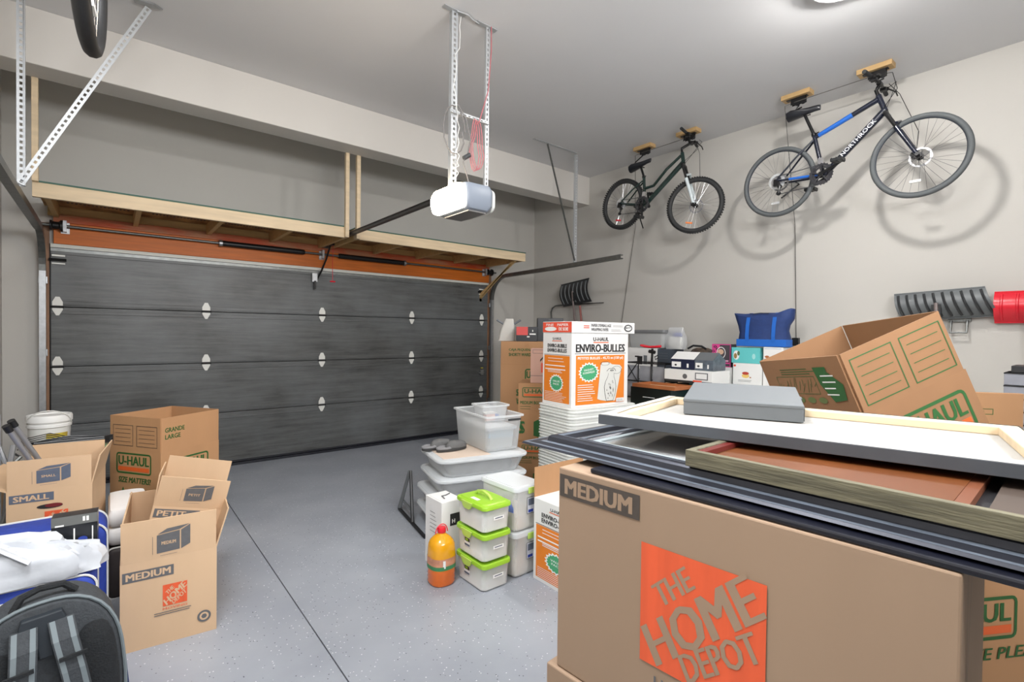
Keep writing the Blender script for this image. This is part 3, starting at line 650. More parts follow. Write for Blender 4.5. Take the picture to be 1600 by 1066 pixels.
    b = MB(); b.tube([(0, -.05, .042), q((bb[0], bb[1]+.088), -.058)], .0042, 4); b.tube([q((bb[0], bb[1]-.088), -.058), (.03, -.05, -.13)], .0042, 4); b.tube([(.045, -.05, -.075), (.035, -.05, -.035)], .0042, 4)
    b.tube([q((bb[0]+.09*math.cos(a), bb[1]+.09*math.sin(a)), -.058) for a in [R(90-20*i) for i in range(10)]], .0042, 4); b.build('chain', mat('chain_steel', (.2, .2, .21), .35, .9), t)
    b = MB(); b.tube([(.005, -.06, -.02), (.04, -.062, -.06), (.03, -.062, -.12)], .011, 6); b.cyl((.04, -.068, -.062), (.04, -.055, -.062), .02, 10); b.cyl((.03, -.068, -.125), (.03, -.055, -.125), .02, 10); b.box(-.01, .035, -.085, -.05, -.055, -.01)
    b.build('derailleur', blackm, t)
    b = MB(); b.tube([(.14, .05, -.02), (.15, .10, -.03), P.get('stand', (.02, .10, -.05))], .008, 6); b.build('kickstand', blackm, t)
    if not P.get('discright2'): 
        b = MB(); b.box(bb[0]-.03, bb[0]+.01, -.055, -.02, bb[1]+.08, bb[1]+.15); b.build('front_shifter', chrome, t)
    return t
def mwx(loc, fwd, up=(0, 0, 1)):
    f = V(fwd).normalized(); l = V(up).cross(f).normalized(); u = f.cross(l)
    return M4(((f.x, l.x, u.x, loc[0]), (f.y, l.y, u.y, loc[1]), (f.z, l.z, u.z, loc[2]), (0, 0, 0, 1)))
BX = 5.0
bicycle('bicycle', 'black and blue hybrid bicycle hoisted above the tilted carton', mwx((BX, 2.118, 2.959), (0, -1, 0)), dict(
    frame=navyp, framelabel='black and navy tube frame', accent=bluef, accentlabel='bright blue painted tube section', fork=navyp, forklabel='black suspension fork', rim=mat('rim_dark', s2l(48, 54, 62), .5, .1), rimlabel='dark rim', tyre=rubberg, tw=.021,
    bb=(.392, -.029), clamp=(.306, .361), ht=(.791, .541), hb=(.842, .395), front=(1.071, -.036), r=.331, saddle=(.215, .60), stilt=.03, bar=(.80, .635), crank=22, refl=inkwh, refl2=film,
    word='NORTHROCK', wordm=mat('decal_silver', (.6, .6, .62), .4), reardisc=True, rise=.015, stand=(-.0, .07, -.14), spoke=mat('spoke_dark', (.25, .25, .26), .3, .9)))
fwd = V((.0, -.988, -.199))
bicycle('bicycle', 'dark green bicycle with white fork hoisted near the door track', mwx((BX, 3.988, 3.111), fwd), dict(
    frame=greenf, framelabel='dark green step-through frame', fork=whitef, forklabel='white suspension fork', rim=mat('rim_silver', (.6, .6, .62), .3, .8), rimlabel='silver rim', tyre=rubber, tw=.026, knob=True,
    bb=(.345, -.008), clamp=(.255, .326), ht=(.728, .573), hb=(.77, .46), front=(1.008, 0), r=.308, saddle=(.175, .475), stilt=.35, bar=(.80, .68), crank=-70, refl=mat('reflector_orange', s2l(230, 130, 70), .3), refl2=redm,
    lowtop=[(.56, .40), (.42, .22), (.30, .19)], steer=14, rise=.06, bw=.27, stand=(.30, .10, -.27), accent=None, word='CCM' if False else None))
bicycle('bicycle', 'bicycle hung by the ceiling of which only a black tyre shows', mwx((-.145, 1.20, 2.805), (.08, 1, 0)), dict(
    frame=navyp, framelabel='dark frame', fork=navyp, forklabel='dark fork', rim=mat('rim_dark', (0, 0, 0)), rimlabel='dark rim', tyre=mat('tyre_black', s2l(30, 30, 31), .55, var=.3, scale=60), tw=.026,
    bb=(.392, -.029), clamp=(.306, .361), ht=(.791, .541), hb=(.842, .395), front=(1.071, -.036), r=.335, saddle=(.215, .60), bar=(.80, .60), crank=0, refl=inkwh, refl2=film))

def hoist(y, hook_to, label):
    t = thing('bicycle_hoist', label, 'hoist', (BX+.02, y, ZC), 0, 'pulley hoists under the ceiling')
    b = MB(); b.box(-.055, .055, -.125, .125, -.042, -.0005); lab(b.build('wood_block', woodh, t, bevel=.003), 'short wooden block')
    b = MB(); b.box(-.02, .02, -.09, .09, -.048, -.042)
    for s_ in (-1, 1): b.box(s_*.017-.002, s_*.017+.002, -.075, .05, -.10, -.045)
    b.build('pulley_bracket', blackm, t)
    for k in (-.05, .0, ):
        b = MB(); b.lathe([(.006, -.012), (.028, -.012), (.022, 0), (.028, .012), (.006, .012)], c=(0, k, -.082), axis='x', n=16); b.build('pulley', blackp, t)
    if hook_to:
        h = V(hook_to)-V((BX+.02, y, ZC))
        b = MB(); b.tube([(0, -.02, -.10), (h.x*.3, h.y*.3-.02, h.z*.55), (h.x, h.y, h.z+.03), (h.x, h.y+.03, h.z), (h.x, h.y-.03, h.z+.01)], .007, 6); b.build('hook', blackm, t)
    return t
hoist(1.97, (BX, 1.95, 3.60), 'wooden block hoist above the saddle of the blue bicycle')
hoist(1.355, (BX, 1.32, 3.62), 'wooden block hoist above the handlebar of the blue bicycle')
hoist(3.69, (BX, 3.80, 3.56), 'wooden block hoist above the saddle of the green bicycle')
hoist(3.10, (BX, 3.12, 3.66), 'wooden block hoist above the handlebar of the green bicycle')
for nm, pts in (('rope hoist line running from the blue bicycle blocks down to the wall cleat', [(BX, 1.36, 3.68), (BX, 1.97, 3.68), (BX+.02, 2.08, 3.68), (5.41, 2.12, 2.6), (5.415, 2.09, 1.46)]),
                ('rope hoist line running from the green bicycle blocks down the wall', [(BX, 3.12, 3.68), (BX, 3.70, 3.68), (BX+.02, 3.82, 3.68), (5.41, 4.10, 2.9), (5.415, 4.33, 1.5)])):
    b = MB(); b.tube(pts, .0035, 5); tag(b.build('hoist_rope', mat('rope_grey', s2l(90, 88, 84), .8)), nm, 'rope', 'hoist ropes')
b = MB(); b.lathe([(.01, -.02), (.032, -.02), (.026, 0), (.032, .02), (.01, .02)], c=(5.40, 2.09, 1.43), axis='x', n=14); b.box(5.39, W-.0005, 2.06, 2.12, 1.38, 1.46)
tag(b.build('rope_cleat', blackp), 'black rope cleat on the wall beside the tilted carton', 'cleat')

# ================================================================== FOREGROUND STACK
FX, FY0, FY1 = .70, .106, .692     # the large carton's front face is the plane x = FX
def frontbox(name, label, z0, h, w=.588, d=.40, x=.684, y=.692, **k):
    return carton(name, label, w, d, h, (x, y, z0), R(-85.6), m=k.pop('m', card3), closed=True, **k)
c = frontbox('carton', 'large brown moving carton with big orange logo under the picture frames', .815, .393, tape=False)
p = Print((0, 0, 0), (1, 0, 0), (0, 0, 1)); w_, h_ = .588, .393
p.rect(.004, .338, .182, .381, inkdk); p.text('MEDIUM', .018, .345, .148, .028, card3, .06)
depot(p, .187, .105, .2, .2)
p.text('U', .215, .07, .016, .02, inkgray)
p.build(c)
p = Print((w_, 0, 0), (0, 1, 0), (0, 0, 1)); p.line((.05, .40), (.07, .22), .003, inkdk); p.line((.07, .22), (.12, .40), .003, inkdk); p.build(c)
frontbox('carton', 'plain brown carton supporting the large logo carton', .405, .409, y=.712, w=.62, d=.41, x=.676)
frontbox('carton', 'plain brown carton on the floor at the base of the frame stack', .0, .403, y=.712, w=.62, d=.41, x=.676)
for z0, lb in ((.0, 'lowest brown carton of the column beside the logo carton'), (.41, 'brown carton second from the floor beside the logo carton'), (.82, 'brown carton directly under the far end of the canvas')):
    carton('carton', lb, .32, .33, .386 if z0 > .8 else .408, (1.15, .37, z0), 0, m=card2, closed=True, group='support cartons')
c = carton('carton', 'tan carton with green lettering beside the logo carton', .46, .30, .50, (1.50, .33, .45), R(-29.6), m=card2, closed=True)
p = Print((0, 0, 0), (1, 0, 0), (0, 0, 1)); uhaul(p, .045, .255, .305, .11); p.text('SIZE PLEASE', .172, .205, .283, .03, inkg, .03, 0, .2); p.build(c)
carton('carton', 'tan carton on the floor below the green lettered carton', .46, .30, .448, (1.50, .33, 0), R(-29.6), m=card2, closed=True)

# picture frames: local x along the long side (world -y), local y to world +x
def mitred(b, L, Wd, prof, mi=0):
    """sweep a profile of (inset, z) round the rectangle 0..L x 0..Wd"""
    cor = [(0, 0, 1, 1), (L, 0, -1, 1), (L, Wd, -1, -1), (0, Wd, 1, -1)]
    vs = [V((x+sx*i, y+sy_*i, z)) for x, y, sx, sy_ in cor for i, z in prof]; n = len(prof)
    b.add(vs, [(i*n+k, i*n+k+1, ((i+1) % 4)*n+k+1, ((i+1) % 4)*n+k) for i in range(4) for k in range(n-1)], mi)
def plank(name, label, cat, x, y, z, dx, L, Wd, h, m, **k):
    o = MB().box(0, L, 0, Wd, 0, h).build(name, m, mw=mwx((x, y, z), (dx, -1, 0)), bevel=.003); return tag(o, label, cat)
plank('mat_board', 'dark navy board lying between the logo carton and the picture frame', 'board', .698, .624, 1.2085, .062, 1.0, .55, .0095, mat('navy_board', s2l(14, 16, 27), .35))
T = thing('picture_frame', 'large pewter moulded picture frame with glass lying above the logo carton', 'picture frame', mw=mwx((.720, .849, 1.2195), (.037, -1, 0)))
b = MB(); mitred(b, 1.22, .80, [(.0, .003), (.012, .0), (.11, .0), (.11, .010), (.101, .0145), (.093, .0165), (.087, .013), (.075, .0135), (.069, .021), (.057, .0238), (.047, .0228), (.043, .0195), (.041, .0105), (.030, .0085), (.012, .0072), (.003, .007), (.0, .003)])
b.build('moulding', framem, T)
b = MB(); mitred(b, 1.22, .80, [(.066, .0222), (.064, .0229), (.059, .0239), (.057, .0241)]); mitred(b, 1.22, .80, [(.038, .0106), (.036, .0104), (.031, .0092), (.030, .0090)]); mitred(b, 1.22, .80, [(.010, .0076), (.008, .0078), (.004, .0076), (.003, .0074)]); mitred(b, 1.22, .80, [(.098, .0159), (.096, .0166), (.094, .0168), (.093, .0168)]); b.build('moulding_highlight', frameh, T)  # highlights along the moulding put in as paler strips
b = MB(); mitred(b, 1.22, .80, [(.1105, .003), (.1105, .0115), (.124, .0105), (.124, .003)]); b.build('silver_liner', mat('liner_silver', s2l(190, 202, 206), .35, .2), T)
b = MB(); b.box(.12, 1.10, .12, .68, .002, .004); b.build('backing_board', mat('mat_board', s2l(214, 208, 198), .8), T)
b = MB(); b.box(.16, 1.06, .17, .62, .0042, .005); b.build('art_print', mat('art_print', s2l(168, 150, 160), .6, var=.5, scale=6, stretch=(1, 2.2, 1), col2=s2l(196, 180, 160)), T)
b = MB(); b.box(.1115, 1.1085, .1115, .6885, .0075, .0085); b.build('glass_pane', glass, T)
T = thing('shadow_box_frame', 'deep box frame with weathered grey sides and brown inner board', 'picture frame', mw=mwx((.768, .47, 1.2445), (.03, -1, 0)))
b = MB(); L, Wd = .95, .50; b.box(0, L, 0, .012, 0, .028); b.box(0, L, Wd-.012, Wd, 0, .028); b.box(0, .012, .012, Wd-.012, 0, .028); b.box(L-.012, L, .012, Wd-.012, 0, .028); b.build('outer_side', greywood, T, bevel=.001)
b = MB(); b.box(.0125, .34, .0125, Wd-.0125, .012, .017); b.build('inner_board', brownw, T)
b = MB(); b.box(.0125, .026, .0125, Wd-.0125, .0175, .026); b.build('red_strip', mat('dark_red_wood', s2l(96, 34, 30), .4), T)
b = MB(); b.box(.34, .355, .0125, Wd-.0125, .004, .016); b.build('end_strip', mat('dark_brown_wood', s2l(112, 66, 44), .4), T)
b = MB(); b.box(.372, L-.0125, .0125, Wd-.0125, .008, .014); b.build('back_panel', mat('dark_panel', s2l(74, 62, 54), .6, var=.2, scale=4), T)
b = MB(); b.box(.0125, L-.0125, .0125, Wd-.0125, .0005, .003); b.build('bottom_panel', inkblk, T)
T = thing('stretched_canvas', 'canvas lying face down with pale wood stretcher bars and slate edges', 'canvas', mw=mwx((.83, .716, 1.2735), (.236, -.972, 0)))
L, Wd = .71, .43
b = MB(); b.box(0, L, 0, Wd, 0, .003); b.build('canvas_face', paper, T)
b = MB(); mitred(b, L, Wd, [(0, 0), (-.002, .001), (-.002, .0205), (0, .0215), (.0, 0)]); b.build('painted_edge', slate, T)
for a in ((0, L, 0.0005, .034), (0, L, Wd-.034, Wd-.0005)):
    b = MB(); b.box(a[0]+.0005, a[1]-.0005, a[2], a[3], .003, .0205); b.build('stretcher_bar', pine, T, bevel=.002)
for a in ((0.0005, .034), (L-.034, L-.0005)):
    b = MB(); b.box(a[0], a[1], .0345, Wd-.0345, .003, .0202); b.build('stretcher_bar', pine, T, bevel=.002)
def foldstrip(n, x0, x1, y0, wv, along):
    b = MB(); vs = []
    for i in range(n+1):
        x = x0+(x1-x0)*i/n; e = y0+wv+.007*noise.noise(V((x*11, y0, 0)))
        vs += [(x, y0, .0215), (x, e, .0222)] if along else [(y0, x, .0215), (e, x, .0222)]
    b.add(vs, [(2*i, 2*i+2, 2*i+3, 2*i+1) for i in range(n)]); b.build('folded_canvas', paper, T)
foldstrip(40, 0, L, -.001, .028, True); foldstrip(12, 0, Wd, -.001, .022, False)
T = thing('flat_gift_box', 'flat grey cardboard box lying on the canvas', 'box', mw=mwx((1.079, .667, 1.2785), (.425, -.905, 0), (-.905*.075, -.425*.075, 1)))
b = MB(); b.box(0, .252, 0, .25, 0, .036); b.build('tray', silverc, T, bevel=.0015)
b = MB(); b.box(-.001, .253, -.001, .251, .030, .0385); b.build('lid', silverc, T, bevel=.002)
b = MB(); b.box(.2535, .255, .012, .245, .001, .031); b.box(.2535, .256, .10, .125, .010, .036); b.build('tuck_flap', silverc, T)

# ================================================================== LEFT GROUP
c = carton('carton', 'open medium carton with gray MEDIUM panel and small orange logo on the floor', .374, .533, .404, (.032, 2.812, 0), R(-5), {'F': (.19, 3), 'L': (.19, -2), 'R': (.19, 16), 'B': (.19, -6)}, m=card)
p = Print((0, 0, 0), (1, 0, 0), (0, 0, 1)); p.rect(.008, .318, .20, .366, inkgray); p.text('MEDIUM', .022, .327, .165, .030, card, .05)
depot(p, .158, .175, .095, .1, card); p.text('MOVING', .158, .158, .095, .01, hdo, .02); p.lines(.125, .275, .148, .138, 2, inkgray, .0035)
p.disc(.322, .082, .028, .028, inkgray, 24); p.disc(.322, .082, .019, .019, card, 20); p.disc(.322, .082, .012, .012, inkgray, 6); p.build(c)
fl_ = [o for o in c.children if o.name.startswith('flap')][0]
p = Print((0, -.003, 0), (1, 0, 0), (0, 0, 1)); cubeicon(p, .135, .025, .13, .12, inkgray, 'MEDIUM', card); p.build(fl_)
c = carton('carton', 'open small carton with PETIT panel tilted inside the medium carton', .31, .29, .30, m=card, flaps={'F': (.155, 8), 'B': (.19, -2), 'L': (.152, 4)},
           mw=M4.Translation((.163, 3.0, .597)) @ M4.Rotation(R(-9), 4, 'Z') @ M4.Rotation(R(13), 4, 'Y') @ M4.Translation((0, 0, -.30)))
p = Print((0, 0, 0), (1, 0, 0), (0, 0, 1)); p.rect(.01, .245, .205, .288, inkgray); p.text('PETIT', .025, .254, .12, .026, card, .05); p.build(c)
fl_ = [o for o in c.children if o.name.startswith('flap')][0]
p = Print((0, -.003, 0), (1, 0, 0), (0, 0, 1)); cubeicon(p, .12, .035, .12, .09, inkgray, 'PETIT', card); p.build(fl_)
c = carton('carton', 'tall open tan carton with green and orange emblem beside the garage door', .45, .45, .656, (.255, 3.95, 0), R(35), {'F': (.229, 0), 'B': (.229, 0), 'L': (.229, 0), 'R': (.229, 0)}, m=card2)
p = Print((0, .45, 0), (0, -1, 0), (0, 0, 1)); uhaul(p, .06, .50, .31, .14); p.text('SIZE MATTERS!', .08, .44, .28, .037, inkg, .04, 0, .2)
p.rect(.118, .16, .128, .36, inkg); p.poly([(.10, .36), (.146, .36), (.123, .41)], inkg); p.lines(.24, .38, .40, .30, 6, inkg, .003); p.build(c)
for o in c.children:
    if o.name.startswith('flap') and abs(o.location.x-.003) < 1e-4 and abs(o.location.y) < 1e-6:
        p = Print((-.003, .45, 0), (0, -1, 0), (0, 0, 1)); panels(p, .03, .03, .42, .17, inkdk); p.build(o)
    if o.name.startswith('flap') and abs(o.location.y-.003) < 1e-4:
        p = Print((0, -.003, 0), (1, 0, 0), (0, 0, 1)); p.text('GRANDE', .03, .13, .14, .03, inkg, .03); p.text('LARGE', .03, .085, .11, .03, inkg, .03); p.build(o)
p = Print((0, 0, 0), (1, 0, 0), (0, 0, 1)); uhaul(p, .09, .46, .27, .14); p.build(c)
c = carton('carton', 'open small carton with slate SMALL panel holding grey poles', .325, .42, .305, (-.397, 3.42, .355), R(-7), {'F': (.152, 1), 'B': (.152, 0), 'R': (.15, 13), 'L': (.13, 62)}, m=card)
p = Print((0, 0, 0), (1, 0, 0), (0, 0, 1)); p.rect(.01, .245, .175, .287, inkblue); p.text('SMALL', .026, .253, .13, .026, card, .05)
p.disc(.16, .215, .05, .012, inkblk, 16); p.disc(.175, .218, .034, .010, mat('maroon', s2l(110, 28, 34), .6), 16)
depot(p, .14, .10, .09, .09, card); p.build(c)
fl_ = [o for o in c.children if o.name.startswith('flap')][0]
p = Print((0, -.003, 0), (1, 0, 0), (0, 0, 1)); cubeicon(p, .11, .03, .13, .09, inkblue, 'SMALL', card); p.build(fl_)
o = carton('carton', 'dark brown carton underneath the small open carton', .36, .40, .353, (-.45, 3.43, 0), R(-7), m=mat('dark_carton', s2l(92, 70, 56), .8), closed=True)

t = thing('tent_poles', 'two grey tubes with black end caps leaning in the small carton', 'poles', (0, 0, 0))
for q0, q1 in ((ony(10, 667, 3.34), V((-.155, 3.60, .40))), (ony(18, 659, 3.38), V((-.135, 3.66, .41)))):
    b = MB(); b.cyl(q1, q0, .012, 12); b.build('tube', mat('pole_grey', s2l(166, 168, 172), .35, .5), t)
    d_ = (q0-q1).normalized(); b = MB(); b.cyl(q0-d_*.03, q0+d_*.006, .0155, 12); lab(b.build('end_cap', blackp, t), 'black end cap')
t = thing('folding_chair', 'folded grey chair frame standing by the wall beside the small carton', 'chair', (-.54, 3.80, 0))
b = MB(); b.tube([(.05, .12, .02), (.10, .16, .72), (.11, .17, .80)], .013, 8); b.build('leg', mat('pole_grey', (1, 1, 1)), t)
b = MB(); b.tube([(-.02, .02, .02), (.12, .16, .55), (.02, .25, .86)], .013, 8); b.build('leg', mat('pole_grey', (1, 1, 1)), t)
b = MB(); b.tube([(.02, .10, .60), (.14, .16, .73), (.10, .2, .75)], .009, 6); b.build('hinge_bar', steeld, t)
b = MB(); b.box(-.09, .055, .19, .205, .62, .98); b.build('seat_panel', mat('pale_grey_panel', s2l(176, 180, 190), .5), t, bevel=.006)
def tote(name, label, x, y, z, w_, d_, h_, rz, body, lidm, cat='storage bin', lid=True, group=None, rad=.05, tap=.9, lidh=.022, wall=.004, rimout=.012):
    t = thing(name, label, cat, (x, y, z), rz, group); cx, cy2 = w_/2, d_/2
    def rg(s_, zz, e=0): return rr(w_*s_-2*e, d_*s_-2*e, max(.004, rad*s_-e), 4, zz, cx, cy2)
    b = MB(); hh = h_-(lidh if lid else 0)
    k1 = (w_-2*rimout)/w_
    rings = [rg(tap*k1, 0, .01), rg(tap*k1, .012)]+[rg(k1*(tap+(1-tap)*f), hh*f) for f in (.35, .7, .97)]+[rg(k1, hh-.004)]
    inner = [rg(k1, hh-.004, wall)]+[rg(k1*(tap+(1-tap)*f), max(.006, hh*f), wall) for f in (.7, .35, .03)]
    b.loft(rings+inner); b.build('tub', body, t)
    if lid:
        b = MB(); b.loft([rg(1, hh-.006, .004), rg(1, hh), rg(1, hh+lidh*.5), rg(1, hh+lidh*.8, .005), rg(1, hh+lidh*.6, .022), rg(1, hh+lidh*.6, .04), rg(1, hh+lidh*.9, .05)]); b.build('lid', lidm, t)
    else:
        b = MB(); A = [rg(1, hh-.010, .006), rg(1, hh-.012), rg(1, hh), rg(k1, hh, .003), rg(k1, hh-.01, .003)]; b.loft(A, cap0=False, cap1=False); b.build('rim', lidm, t)
    return t
gt = tote('storage_bin', 'pale green plastic bin upright between the small and tall cartons', -.34, 3.90, 0, .325, .30, .745, 0, mat('pale_green', s2l(196, 214, 190), .4), mat('mid_green', s2l(150, 178, 136), .4), tap=.94)
t = thing('clothes_hangers', 'bundle of black plastic clothes hangers on the green bin', 'hangers', (-.19, 4.04, .750))
for k in range(4):
    b = MB(); a = k*.013; b.tube([(-.18, -.03+a, .010+a*.7), (-.02, .05+a, .018+a*.7), (.20, -.02+a, .012+a*.7), (.16, -.05+a, .012+a*.7), (-.16, -.06+a, .010+a*.7)], .006, 6, closed=True)
    b.tube([(-.02, .05+a, .018+a*.7), (-.10, .06+a, .045+a*.7), (-.2, .03+a, .03+a*.7), (-.23, -.02+a, .01+a*.7)], .003, 5); b.build('hanger', blackp, t)
carton('carton', 'plain carton that carries the white pail', .36, .36, .50, (-.52, 4.30, 0), 0, closed=True)
t = thing('pail', 'white plastic pail with lid and yellow-green label by the door jamb', 'bucket', (-.315, 4.48, .502))
PK = .67
b = MB(); b.lathe([(r_*PK, z_) for r_, z_ in ((.135, 0), (.14, .01), (.158, .30), (.158, .34))], n=32); b.build('tub', offw, t)
b = MB(); b.lathe([(r_*PK, z_) for r_, z_ in ((.16, .315), (.168, .318), (.168, .335), (.162, .338), (.166, .35), (.174, .352), (.174, .385), (.168, .395), (.15, .395), (.145, .388), (.001, .388))], n=32); b.build('lid', white, t)
b = MB(); b.tube([(-.165*PK*math.cos(a), -.08*math.sin(a)-.03, .34+.09*math.sin(a)) for a in [R(i*15) for i in range(13)]], .004, 6); b.build('handle', offw, t)
def wrap(name, r0, r1, z0, z1, a0, a1, m, par, n=10):
    b = MB(); vs = []
    for i in range(n+1):
        a = R(a0+(a1-a0)*i/n); vs += [(r0*math.cos(a), r0*math.sin(a), z0), (r1*math.cos(a), r1*math.sin(a), z1)]
    b.add(vs, [(2*i, 2*i+2, 2*i+3, 2*i+1) for i in range(n)], 0, True); return b.build(name, m, par)
wrap('label', .152*PK, .159*PK, .17, .28, -95, -30, mat('label_yellow_green', s2l(206, 190, 60), .5, var=.6, scale=14, col2=s2l(150, 120, 60)), t)
def suitcase(name, label, x0, x1, y0, y1, z0, z1, m, pipes=(), r=.06):
    t = thing(name, label, 'suitcase', ((x0+x1)/2, (y0+y1)/2, z0)); w_, h_, d_ = x1-x0, z1-z0, y1-y0
    def rg(y, e): return [V((p.x, y, p.y)) for p in rr(w_-2*e, h_-2*e, r, 6, 0, 0, h_/2)]
    b = MB(); b.loft([rg(-d_/2, .02), rg(-d_/2+.006, .008), rg(-d_/2+.02, 0), rg(d_/2-.02, 0), rg(d_/2-.006, .008), rg(d_/2, .02)]); b.build('shell', m, t)
    for y in (-d_/2+.012, d_/2-.012):
        b = MB(); b.tube(rg(y, -.001), .0045, 5, closed=True); b.build('piping', offw, t)
    for z in pipes:
        b = MB(); b.box(-w_/2+.05, w_/2-.05, -d_/2-.004, -d_/2+.001, z-.004, z+.004); b.build('piping', offw, t)
    return t
suitcase('suitcase', 'blue fabric suitcase with white piping standing behind the white bag', -.70, -.012, 2.885, 3.13, 0, .59, bluefab)
suitcase('suitcase', 'blue fabric suitcase with white piped front behind the black backpack', -.70, -.045, 2.62, 2.87, 0, .47, bluefab, (.43, .352), .05)
t = thing('printed_box', 'small black printed box standing behind the white plastic bag', 'box', (-.192, 2.785, .472), R(-3))
b = MB(); b.box(0, .148, 0, .07, 0, .205); b.build('body', mat('glossy_black', s2l(34, 36, 40), .25), t, bevel=.001)
p = Print((0, 0, 0), (1, 0, 0), (0, 0, 1)); p.rect(0, .165, .148, .205, mat('grey_band', s2l(104, 106, 104), .4)); p.rect(.07, .02, .075, .15, inkwh); p.rect(.13, .02, .134, .15, inkwh); p.rect(.012, .165, .04, .172, inkwh); p.rect(.10, .176, .108, .196, inkwh); p.rect(.112, .176, .12, .196, inkwh); p.disc(.10, .10, .016, .012, bluefab, 12); p.build(t)
# white plastic bag
t = thing('plastic_bag', 'white plastic carrier bag slumped on the blue suitcase', 'bag', (-.36, 2.70, .473))
b = MB(); rings = []
for i in range(15):
    f = i/14; zz = .008+.135*math.sin(f*math.pi*.5); e = math.cos(f*math.pi*.5)**.55
    ring = []
    for k in range(48):
        a = 2*math.pi*k/48; sx_ = abs(math.cos(a))**.7*math.copysign(1, math.cos(a)); sy2 = abs(math.sin(a))**.7*math.copysign(1, math.sin(a))
        nz = noise.noise(V((math.cos(a)*2.2, math.sin(a)*2.2, f*2.5)))*.3+abs(noise.noise(V((math.cos(a)*5, math.sin(a)*5, f*4))))*.35-abs(noise.noise(V((math.cos(a)*9+3, math.sin(a)*9, f*7))))*.12
        ring.append(V((.325*e*sx_*(1+nz*.45), .085*e*sy2*(1+nz)-.015, zz*(1+nz*.8)+.02*math.cos(a)*f)))
    rings.append(ring)
b.loft(rings); b.build('bag_body', mat('bag_plastic', s2l(196, 200, 206), .4, bump=.5, bscale=7), t)
b = MB(); P_ = [(.12, -.095, .10), (.04, -.085, .165), (-.06, -.07, .235), (-.085, -.06, .25), (-.05, -.05, .23), (.06, -.03, .15)]
b.tube(P_, [.02, .017, .012, .012, .015, .022], 8, flat=.35); b.build('bag_handle', mat('bag_plastic', (1, 1, 1)), t)
b = MB(); b.prism([(-.22, .11), (-.10, .12), (-.14, .165), (-.19, .15)], -.06, .0); b.build('dark_contents', darkp, t)
# backpack
t = thing('backpack', 'black backpack with grey webbing straps facing the room', 'backpack', (-.142, 2.36, .0), R(4))
t.rotation_euler = (0, R(-5), R(4)); t.scale = (1, 1, .955); t.location.z = .012
def bp(e, y, k=1):
    o_ = []
    for i in range(40):
        a = 2*math.pi*i/40; X = math.cos(a); Z = math.sin(a); n_ = 3.6 if Z < 0 else 2.5
        rr_ = (abs(X)**n_+abs(Z)**n_)**(-1/n_); o_.append(V(((.195-e)*X*rr_, y, .285+(.275-e)*Z*rr_)))
    return o_
b = MB(); b.loft([bp(.05, -.105), bp(.012, -.098), bp(0, -.08), bp(0, .06), bp(.02, .1), bp(.07, .12)]); b.build('body', greyfab, t)
b = MB(); b.tube(bp(-.002, -.088), .006, 6, closed=True); lab(b.build('piping', greytrim, t), 'grey edge piping')
for s_ in (-1, 1):
    b = MB(); rings = [[V((s_*.125+X*.055*k, y, .27+Z*.17*k)) for X, Z in [(math.copysign(abs(math.cos(a))**.7, math.cos(a)), math.copysign(abs(math.sin(a))**.7, math.sin(a))) for a in [2*math.pi*i/20 for i in range(20)]]] for k, y in ((1, -.10), (1, -.112), (.85, -.122), (.5, -.126))]
    b.loft(rings); b.build('mesh_pad', blkfab, t)
    pts = [(s_*.045, -.118, .50), (s_*.05, -.155, .44), (s_*.062, -.17, .33), (s_*.072, -.165, .20), (s_*.08, -.15, .08), (s_*.09, -.12, .02)]
    b = MB(); g = MB()
    def strip(bb_, off, hw, th):
        r_ = []
        for q in pts: q = V(q)+V((off, 0, 0)); r_.append([q+V((-hw, 0, 0)), q+V((hw, 0, 0)), q+V((hw, -th, 0)), q+V((-hw, -th, 0))])
        bb_.loft(r_, smooth=False)
    strip(b, 0, .034, .012); st_ = b.build('shoulder_strap', greyfab, t, bevel=.003)
    for o2 in (-.022, .022):
        g = MB(); pts2 = pts; r_ = []
        for q in pts: q = V(q)+V((o2, -.0125, 0)); r_.append([q+V((-.007, 0, 0)), q+V((.007, 0, 0)), q+V((.007, -.002, 0)), q+V((-.007, -.002, 0))])
        g.loft(r_, smooth=False); g.build('webbing', greytrim, st_)
    for z in (.38, .23):
        g = MB(); g.box(s_*.066-.036, s_*.066+.036, -.187, -.178, z-.006, z+.006); g.build('cross_stitch', blkfab, st_)
b = MB(); b.prism([(-.05, .53), (.05, .53), (.062, .49), (.045, .44), (.02, .42), (.018, .38), (-.018, .38), (-.02, .42), (-.045, .44), (-.062, .49)], -.128, -.10); b.build('yoke_patch', mat('yoke_black', s2l(40, 46, 52), .5), t, bevel=.004)
b = MB(); b.tube([(-.07, -.06, .545), (-.045, -.055, .585), (.0, -.05, .598), (.06, -.045, .588), (.09, -.04, .55)], .012, 8); b.build('carry_handle', blkfab, t)
b = MB(); b.loft([[V((.197+dx, y, z)) for y, z in ((-.07, .03), (.06, .03), (.06, .26), (-.07, .26))] for dx in (-.01, .006)], smooth=False); lab(b.build('side_pocket', mat('pocket_navy', s2l(40, 56, 100), .8), t), 'navy side pocket')
b = MB(); b.tube([(.19, -.09, .02), (.23, -.12, .012), (.27, -.10, .012)], .004, 5); b.build('strap_tail', blkfab, t)
